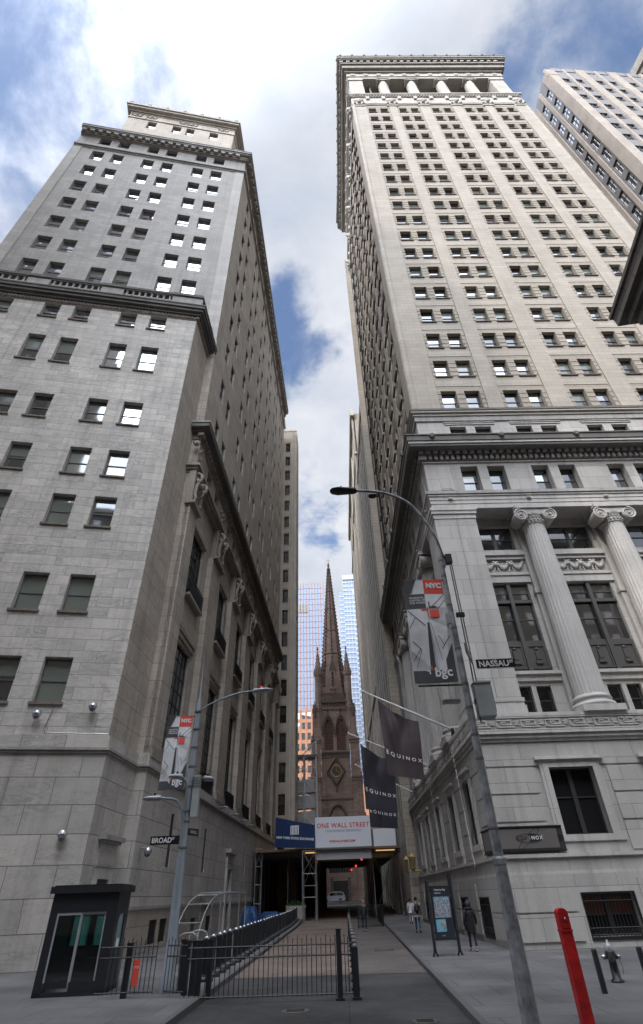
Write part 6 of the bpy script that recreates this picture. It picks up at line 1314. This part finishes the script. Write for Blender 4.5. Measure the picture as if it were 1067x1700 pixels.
def planter():
    T = thing('planter', 'square stone planter box with low green shrub beside the shed leg', 'planter', (-5.2,74,0)); mb = MB(); x, y = -5.3, 72; mb.box((x-1.0,y-.6,0),(x+1.0,y+.6,1.15),tan_light); mb.box((x-1.06,y-.66,1.15),(x+1.06,y+.66,1.3),tan_light); mb.box((x-.8,y-.62,.2),(x+.8,y-.6,1.0),tan_stone); mb.build('box', T)
    random.seed(4); mb = MB()
    for k in range(900):
        a = random.uniform(0,6.28); r = random.random()**.5; p = Vector((x+1.05*r*cos(a), y+.6*r*sin(a), 1.3+random.random()*.5*(1.15-r))); d = Vector((random.uniform(-1,1),random.uniform(-1,1),random.uniform(-.2,1))).normalized(); e = d.orthogonal().normalized()*.035
        mb.face([p-e, p+d*.12, p+e], leafm)
    mb.build('foliage', T)
leafm = mat('shrub_leaf', (.03,.085,.03), .6, var=.5, vscale=8)
planter()
def hydrant():
    x, y = 7.2, 19.4; T = thing('fire_hydrant', 'black fire hydrant with a silver bonnet near the grilled basement window', 'hydrant', (x,y,0)); mb = MB()
    mb.lathe([(.17,0),(.17,.05),(.11,.07),(.10,.5),(.13,.53),(.14,.6),(.11,.63)], (x,y,0), blackpaint, 16); body = mb.build('barrel', T)
    mb = MB(); mb.lathe([(.115,.63),(.12,.68),(.10,.74),(.06,.79),(.03,.80),(.03,.85),(.0001,.86)], (x,y,0), lampm, 14); mb.build('bonnet', T)
    for d, r in (((-.35,-.94),.09),((1,-.1),.06),((-1,.3),.06)):
        v = Vector((d[0],d[1],0)).normalized(); mb = MB(); p = Vector((x,y,.5)); mb.bar(p, p+v*.2, r*.75, blackpaint, 12); mb.bar(p+v*.17, p+v*.22, r, chrome if r < .08 else fr_bronze, 12); mb.bar(p+v*.22, p+v*.25, .025, blackpaint, 5); mb.build('outlet', T)
    mb = MB(); mb.tube([(x+.2,y-.02,.45),(x+.23,y,.3),(x+.21,y,.15)], .01, chrome, 4); mb.build('chain', T)
hydrant()
for i, (x, y) in enumerate(((6.15,17.6),(7.35,17.8))):
    T = thing('bollard', ['plain black round bollard left of the fire hydrant','plain black round bollard right of the fire hydrant'][i], 'bollard', (x,y,0)); mb = MB(); mb.lathe([(.07,0),(.07,.78),(.065,.8),(.0001,.805)], (x,y,0), blackpaint, 14); mb.build('post', T)
def red_post():
    x, y = 4.42, 14.0; T = thing('alarm_post', 'bright red rounded street call post leaning at the lower right', 'call post', (x,y,0)); F = Fr((x-.1,y), X, Y); mb = MB(); 
    n = 10; pr = [(0,0),(.21,0),(.21,1.72)]+[(.105+.105*cos(a*pi/n),1.72+.085*sin(a*pi/n)) for a in range(1,n)]+[(0,1.72)]
    m = len(pr); vs = [F.pt(u,-.11,z-.12) for u, z in pr]+[F.pt(u,.11,z-.12) for u, z in pr]; mb.mesh(vs, [tuple(range(m)), tuple(range(m,2*m))]+[(k,(k+1)%m,m+(k+1)%m,m+k) for k in range(m)], redpost); mb.build('column', T)
    mb = MB(); F.box(mb, -.012,.222,-.125,.125,1.32,1.35,redpost); F.box(mb, .03,.18,-.125,-.11,1.38,1.62,redpost); mb.ball(F.pt(.12,-.13,1.52), .022, chrome, 6); mb.ball(F.pt(.15,-.13,1.47), .016, fr_dark, 6); F.box(mb,-.05,.26,-.16,.16,-.12,-.06,fr_grey); mb.build('call_panel', T)
red_post()
mb = MB(); 
for k in range(7): mb.box((1.35+k*.14,33.6,-.12),(1.43+k*.14,34.5,-.112),iron)
mb.box((1.3,33.5,-.121),(2.4,34.6,-.116),fr_grey); tag(mb.build('drain_grate'), 'small dark drain grate in the grey paving near the right kerb', 'drain')
# ---------------------------------------------------------------- map kiosk
mapm = mat('printed_city_map', (.30,.34,.38), .5, var=.7, vscale=16); mapb = mat('sea_blue_map_print', (.16,.42,.55), .5); mapt = mat('tan_map_print', (.42,.34,.24), .5, var=.3, vscale=12); kioskm = mat('dark_blue_map_panel', (.018,.024,.035), .4)
def kiosk():
    T = thing('map_stand', 'black framed pedestrian map stand on the right pavement', 'map stand', (4.05,28.3,0)); D = Vector((.95,.3,0)).normalized(); F = Fr((3.53,28.1), D, perp(D)); W_ = 1.09; mb = MB()
    for u, h in ((0,2.42),(W_,2.62)):
        F.box(mb, u-.045, u+.045, -.05, .05, .12, h, blackpaint); F.box(mb, u-.03, u+.03, -.0, .16, h-.7, h-.02, iron)
        for s in (-1,1): mb.hexa([F.pt(u+s*.1-.02,-.05,0),F.pt(u+s*.1+.02,-.05,0),F.pt(u+s*.1+.02,.05,0),F.pt(u+s*.1-.02,.05,0),F.pt(u-.02,-.05,.2),F.pt(u+.02,-.05,.2),F.pt(u+.02,.05,.2),F.pt(u-.02,.05,.2)], blackpaint)
        mb.cut()
    mb.each('post', T); mb = MB(); F.box(mb, .12, W_-.12, -.04, .04, .52, 2.2, kioskm); F.box(mb, .1, W_-.1, -.05, .05, 2.16, 2.22, blackpaint); F.box(mb, .1, W_-.1, -.05, .05, .48, .55, blackpaint)
    for z in (.7,1.45,2.05): F.box(mb, .03, .13, -.02, .02, z, z+.05, blackpaint); F.box(mb, W_-.13, W_-.03, -.02, .02, z, z+.05, blackpaint)
    pn = mb.build('panel', T); mb = MB(); F.box(mb, .18, W_-.18, -.05, -.041, 1.18, 1.86, mapm); F.box(mb, .2, .42, -.052, -.05, 1.78, 1.84, mapb); F.box(mb, .6, .85, -.052, -.05, 1.78, 1.84, mapb)
    random.seed(12)
    for k in range(26): a, z = random.uniform(.2,.82), random.uniform(1.2,1.8); F.box(mb, a, a+random.uniform(.02,.09), -.0525, -.05, z, z+.012, white); z = random.uniform(1.2,1.8); F.box(mb, a, a+.01, -.0526, -.05, z-.06, z, kioskm)
    F.box(mb, .18, .62, -.05, -.041, .74, 1.13, mapb); mb.ball(F.pt(.46,-.045,.93), .13, mapt, 6, (1,.1,1.1)); mb.ball(F.pt(.40,-.045,1.0), .09, mapt, 6, (1,.12,1)); mb.build('map_print', pn)
    mb = MB(); put_text(mb, 'Pedestrian Map', .085, panel_fn(F,.52,-.05,2.09), textwhite, bold=.001); put_text(mb, 'Wall Street', .065, panel_fn(F,.40,-.05,1.98), textwhite, bold=.001); put_text(mb, 'i  NYC', .06, panel_fn(F,.45,-.05,.62), textwhite); mb.build('lettering', pn)
kiosk()

# ---------------------------------------------------------------- car at the far end
def car():
    x0, y, z0 = -4.6, 128, gz(128)-.1; T = thing('parked_car', 'silver and dark sport utility car seen side on under the far end of the shed', 'car', (x0+2.3,y,z0)); L = 4.7
    prof = [(0,.45),(.05,.85),(.5,.98),(1.25,1.08),(1.95,1.62),(2.3,1.72),(3.9,1.72),(4.35,1.55),(4.62,1.1),(4.7,.9),(4.7,.42),(4.3,.3),(.2,.3)]
    def ext(mb, pr, y0, y1, m):
        n = len(pr); vs = [(x0+a,y0,z0+b) for a,b in pr]+[(x0+a,y1,z0+b) for a,b in pr]; mb.mesh(vs, [tuple(range(n)), tuple(range(n,2*n))]+[(k,(k+1)%n,n+(k+1)%n,n+k) for k in range(n)], m)
    mb = MB(); ext(mb, prof, y-.92, y+.92, carpaint); b = mb.build('body', T)
    mb = MB(); ext(mb, [(1.5,1.12),(2.02,1.56),(2.9,1.6),(2.9,1.12)], y-.935, y+.935, g_dark); ext(mb, [(3.0,1.12),(3.0,1.6),(3.8,1.6),(4.2,1.45),(4.35,1.12)], y-.935, y+.935, g_dark); mb.build('window', T)
    for cx_ in (.95, 3.75):
        w = MB(); w.bar((x0+cx_,y-.96,z0+.36),(x0+cx_,y-.7,z0+.36),.36,iron,20); o = w.build('wheel', T); r = MB(); r.bar((x0+cx_,y-.975,z0+.36),(x0+cx_,y-.95,z0+.36),.22,chrome,14); r.build('rim', o)
    mb = MB(); mb.box((x0+.02,y-.9,z0+.7),(x0+.3,y-.55,z0+.86),white); mb.build('headlight', T); mb = MB(); mb.box((x0+4.5,y-.94,z0+.85),(x0+4.72,y-.6,z0+1.05),red); mb.build('tail_light', T)
    mb = MB(); mb.box((x0+1.5,y-1.08,z0+1.1),(x0+1.7,y-.93,z0+1.25),carpaint); mb.build('mirror', T)
carpaint = mat('silver_car_paint', (.5,.52,.55), .25, .4)
car()

# ---------------------------------------------------------------- people
skin = mat('skin', (.42,.26,.19), .6); puffer = mat('black_puffer_fabric', (.012,.013,.017), .55); darkjean = mat('dark_denim', (.018,.022,.034), .8); jean = mat('mid_blue_denim', (.07,.13,.22), .8, var=.25, vscale=8); hairm = mat('dark_hair', (.015,.012,.01), .6); shoem = mat('dark_shoe', (.012,.012,.012), .6); whitecloth = mat('white_cloth', (.6,.6,.62), .8); greycloth = mat('grey_sleeve_cloth', (.32,.32,.34), .8); teal = mat('dark_green_coat', (.016,.024,.024), .8); solew = mat('pale_shoe_sole', (.5,.42,.3), .7)
def skinned(name, pts, edges, rad, m, parent, root=0, sub=1):
    off = wloc(parent); me = bpy.data.meshes.new(name); me.from_pydata([tuple(Vector(p)-off) for p in pts], edges, []); o = bpy.data.objects.new(name, me); COL.objects.link(o); o.parent = parent
    me.materials.append(m); s = o.modifiers.new('skin', 'SKIN'); s.use_smooth_shade = True; s.branch_smoothing = .3
    for i, r in enumerate(rad): me.skin_vertices[0].data[i].radius = (r, r) if not isinstance(r, tuple) else r
    me.skin_vertices[0].data[root].use_root = True; sb = o.modifiers.new('sub', 'SUBSURF'); sb.levels = sub; sb.render_levels = sub
    bpy.context.view_layer.update(); dg = bpy.context.evaluated_depsgraph_get(); nm = bpy.data.meshes.new_from_object(o.evaluated_get(dg)); o.modifiers.clear(); o.data = nm
    for p in nm.polygons: p.use_smooth = True
    if not nm.materials: nm.materials.append(m)
    return o
def person(label, x, y, z, H, face, stride, top, legs, hair, coat_len=.50, hood=False, bag=None, arm_swing=.25, sole=None, beard=False):
    """face: direction the person walks (radians, 0 = +Y)"""
    T = thing('person', label, 'person', (x,y,z)); k = H/1.75; cf, sf = cos(face), sin(face)
    def W_(a, b, c): return Vector((x+(a*cf-b*sf)*k, y+(a*sf+b*cf)*k, z+c*k))      # a right, b forward, c up
    st = stride; hipL, hipR = W_(-.10,0,.92), W_(.10,0,.92); fl, bk = st, -st*.8
    kneeL, kneeR = W_(-.11,fl*.55+.05,.50), W_(.11,bk*.35+.04,.50); ankL, ankR = W_(-.11,fl,.09), W_(.10,bk,.14); toeL, toeR = W_(-.12,fl+.17,.04), W_(.11,bk+.15,.04)
    sh = 1.43; eL, eR = W_(-.27,-arm_swing*.5,1.13), W_(.27,arm_swing*.4,1.13); wL, wR = W_(-.28,-arm_swing*.5+.14,.88), W_(.28,arm_swing*.9,.90)
    # body: one surface with head, neck, trunk, arms, hands, fingers and legs
    P = [W_(0,0,.95), W_(0,0,1.15), W_(0,-.01,1.36), W_(0,0,1.47), W_(0,.02,1.54), W_(0,.02,1.64), W_(0,.02,1.71), W_(-.17,0,sh), eL, wL, W_(.17,0,sh), eR, wR, hipL, kneeL, ankL, toeL, hipR, kneeR, ankR, toeR]
    E_ = [(0,1),(1,2),(2,3),(3,4),(4,5),(5,6),(3,7),(7,8),(8,9),(3,10),(10,11),(11,12),(0,13),(13,14),(14,15),(15,16),(0,17),(17,18),(18,19),(19,20)]
    R = [.12,.11,.125,.055,.075,.088,.06,.055,.038,.026,.055,.038,.026,.08,.052,.036,.03,.08,.052,.036,.03]
    for wi, w, e in ((9,wL,eL),(12,wR,eR)):
        d = (w-e).normalized(); pm = len(P); P.append(w+d*.07*k); E_.append((wi,pm)); R.append(.026)
        side = Vector((cf,sf,0)); fwd = Vector((-sf,cf,0))
        for j, (o_, ln) in enumerate(((-.030,.065),(-.010,.08),(.010,.075),(.028,.058))):
            a = len(P); P += [w+d*.12*k+fwd*o_*k, w+d*(.12+ln*.6)*k+fwd*o_*k, w+d*(.12+ln)*k+fwd*(o_*k)-side*(.02 if wi == 12 else -.02)*k]; E_ += [(pm,a),(a,a+1),(a+1,a+2)]; R += [.009,.008,.007]
        a = len(P); P += [w+d*.06*k+fwd*.045*k, w+d*.10*k+fwd*.055*k]; E_ += [(pm,a),(a,a+1)]; R += [.010,.008]
    skinned('body', P, E_, [r*k for r in R], skin, T)
    # clothing
    low = coat_len
    J = [W_(0,0,low+.05), W_(0,0,.95), W_(0,0,1.15), W_(0,-.01,1.36), W_(0,0,1.46), W_(-.19,0,sh-.01), eL, wL, W_(.19,0,sh-.01), eR, wR]
    JE = [(0,1),(1,2),(2,3),(3,4),(3,5),(5,6),(6,7),(3,8),(8,9),(9,10)]
    jr = [(.20,.17),(.20,.17),(.175,.15),(.20,.155),.07,.09,.068,.052,.09,.068,.052]
    jk = skinned('coat', J, JE, [tuple(q*k for q in r) if isinstance(r, tuple) else r*k for r in jr], top, T, 1)
    if top is puffer:
        q = MB()
        for i in range(13):
            zz = low+.08+i*.066; r = .205 if zz < 1.0 else .19; q.tube([W_(r*cos(a)*1.02, r*.86*sin(a), zz) for a in [2*pi*j/18 for j in range(19)]], .013*k, top, 6)
        q.build('quilting', jk)
    for nm, h_, kn, an in (('L',hipL,kneeL,ankL),('R',hipR,kneeR,ankR)):
        skinned('trouser_leg', [h_, kn, an+(kn-an)*.08], [(0,1),(1,2)], [.098*k,.068*k,.058*k], legs, T)
    for an, to in ((ankL,toeL),(ankR,toeR)):
        s = skinned('shoe', [an-Vector((0,0,.02)), an+(to-an)*.5-Vector((0,0,.03*k)), to+(to-an)*.15], [(0,1),(1,2)], [.05*k,.045*k,.036*k], shoem, T)
        if sole: q = MB(); q.hexa([an+Vector((-.04,-.05,-.09)),an+Vector((.04,-.05,-.09)),an+Vector((.04,.03,-.09)),an+Vector((-.04,.03,-.09)),an+Vector((-.04,-.06,-.04)),an+Vector((.04,-.06,-.04)),an+Vector((.04,.03,-.04)),an+Vector((-.04,.03,-.04))], sole); q.build('sole', s)
    hd = W_(0,.02,1.655)
    if hood:
        q = MB(); q.ball(W_(0,-.01,1.63), .145*k, top, 12, (1,1.05,1.2)); q.tube([W_(.14*cos(a), .13*sin(a)-.01, 1.50) for a in [2*pi*j/14 for j in range(15)]], .045*k, top, 8); q.ball(W_(0,-.04,1.76), .07*k, top, 8, (1,1,1.2)); q.build('hood', jk)
    else:
        q = MB(); q.ball(hd+Vector((0,0,.035*k))-Vector((-sf,cf,0))*.02, .105*k, hair, 10, (1,1.05,1.05)); q.build('hair', T)
        q = MB(); f = Vector((-sf,cf,0)); s = Vector((cf,sf,0)); c = hd+f*.085*k
        for d in (-1,1): q.ball(c+s*d*.034*k+Vector((0,0,.0)), .013*k, whitecloth, 6); q.ball(c+s*d*.034*k+f*.009*k, .007*k, iron, 5); q.ball(hd+s*d*.095*k-Vector((0,0,.01)), .028*k, skin, 6, (.5,.8,1.2)); q.bar(c+s*d*.02*k+Vector((0,0,.022*k)), c+s*d*.05*k+Vector((0,0,.02*k)), .005*k, hair, 4)
        q.bar(c+Vector((0,0,.01*k)), c+f*.022*k-Vector((0,0,.035*k)), .009*k, skin, 5, .015*k); q.bar(c-s*.025*k-Vector((0,0,.062*k)), c+s*.025*k-Vector((0,0,.062*k)), .006*k, redb, 5)
        q.build('face', T)
    if bag is not None:
        q = MB(); c = W_(0,-.235,1.2); q.ball(c, .19*k, bag, 10, (.85,.55,1.35)); q.ball(c-Vector((-sf,cf,0))*.08*k-Vector((0,0,.08)), .12*k, bag, 8, (.9,.5,.9)); b = q.build('backpack', T); q = MB()
        for d in (-1,1): q.tube([W_(d*.11,-.2,1.38), W_(d*.12,-.02,1.50), W_(d*.12,.15,1.38), W_(d*.13,.12,1.15)], .022*k, bag, 5)
        q.build('strap', b)
    return T
person('person in a long black hooded puffer coat walking away past the map stand', 5.40, 29.7, 0, 1.66, .02, .13, puffer, darkjean, hairm, .62, True, None, .1, solew)
person('person with a black backpack, grey sleeves and blue jeans walking away', 4.72, 44.7, 0, 1.78, -.02, .17, greycloth, jean, hairm, .88, False, blackpaint, .35)
person('person all in white clothing beyond the backpack wearer by the wall', 5.55, 57.5, 0, 1.62, 0, .12, whitecloth, whitecloth, hairm, .75, False, None, .2)
person('person in a dark green coat walking towards the camera along the paved street', 1.38, 50.8, -.12, 1.80, pi, .13, teal, darkjean, greycloth, .62, False, None, .12)
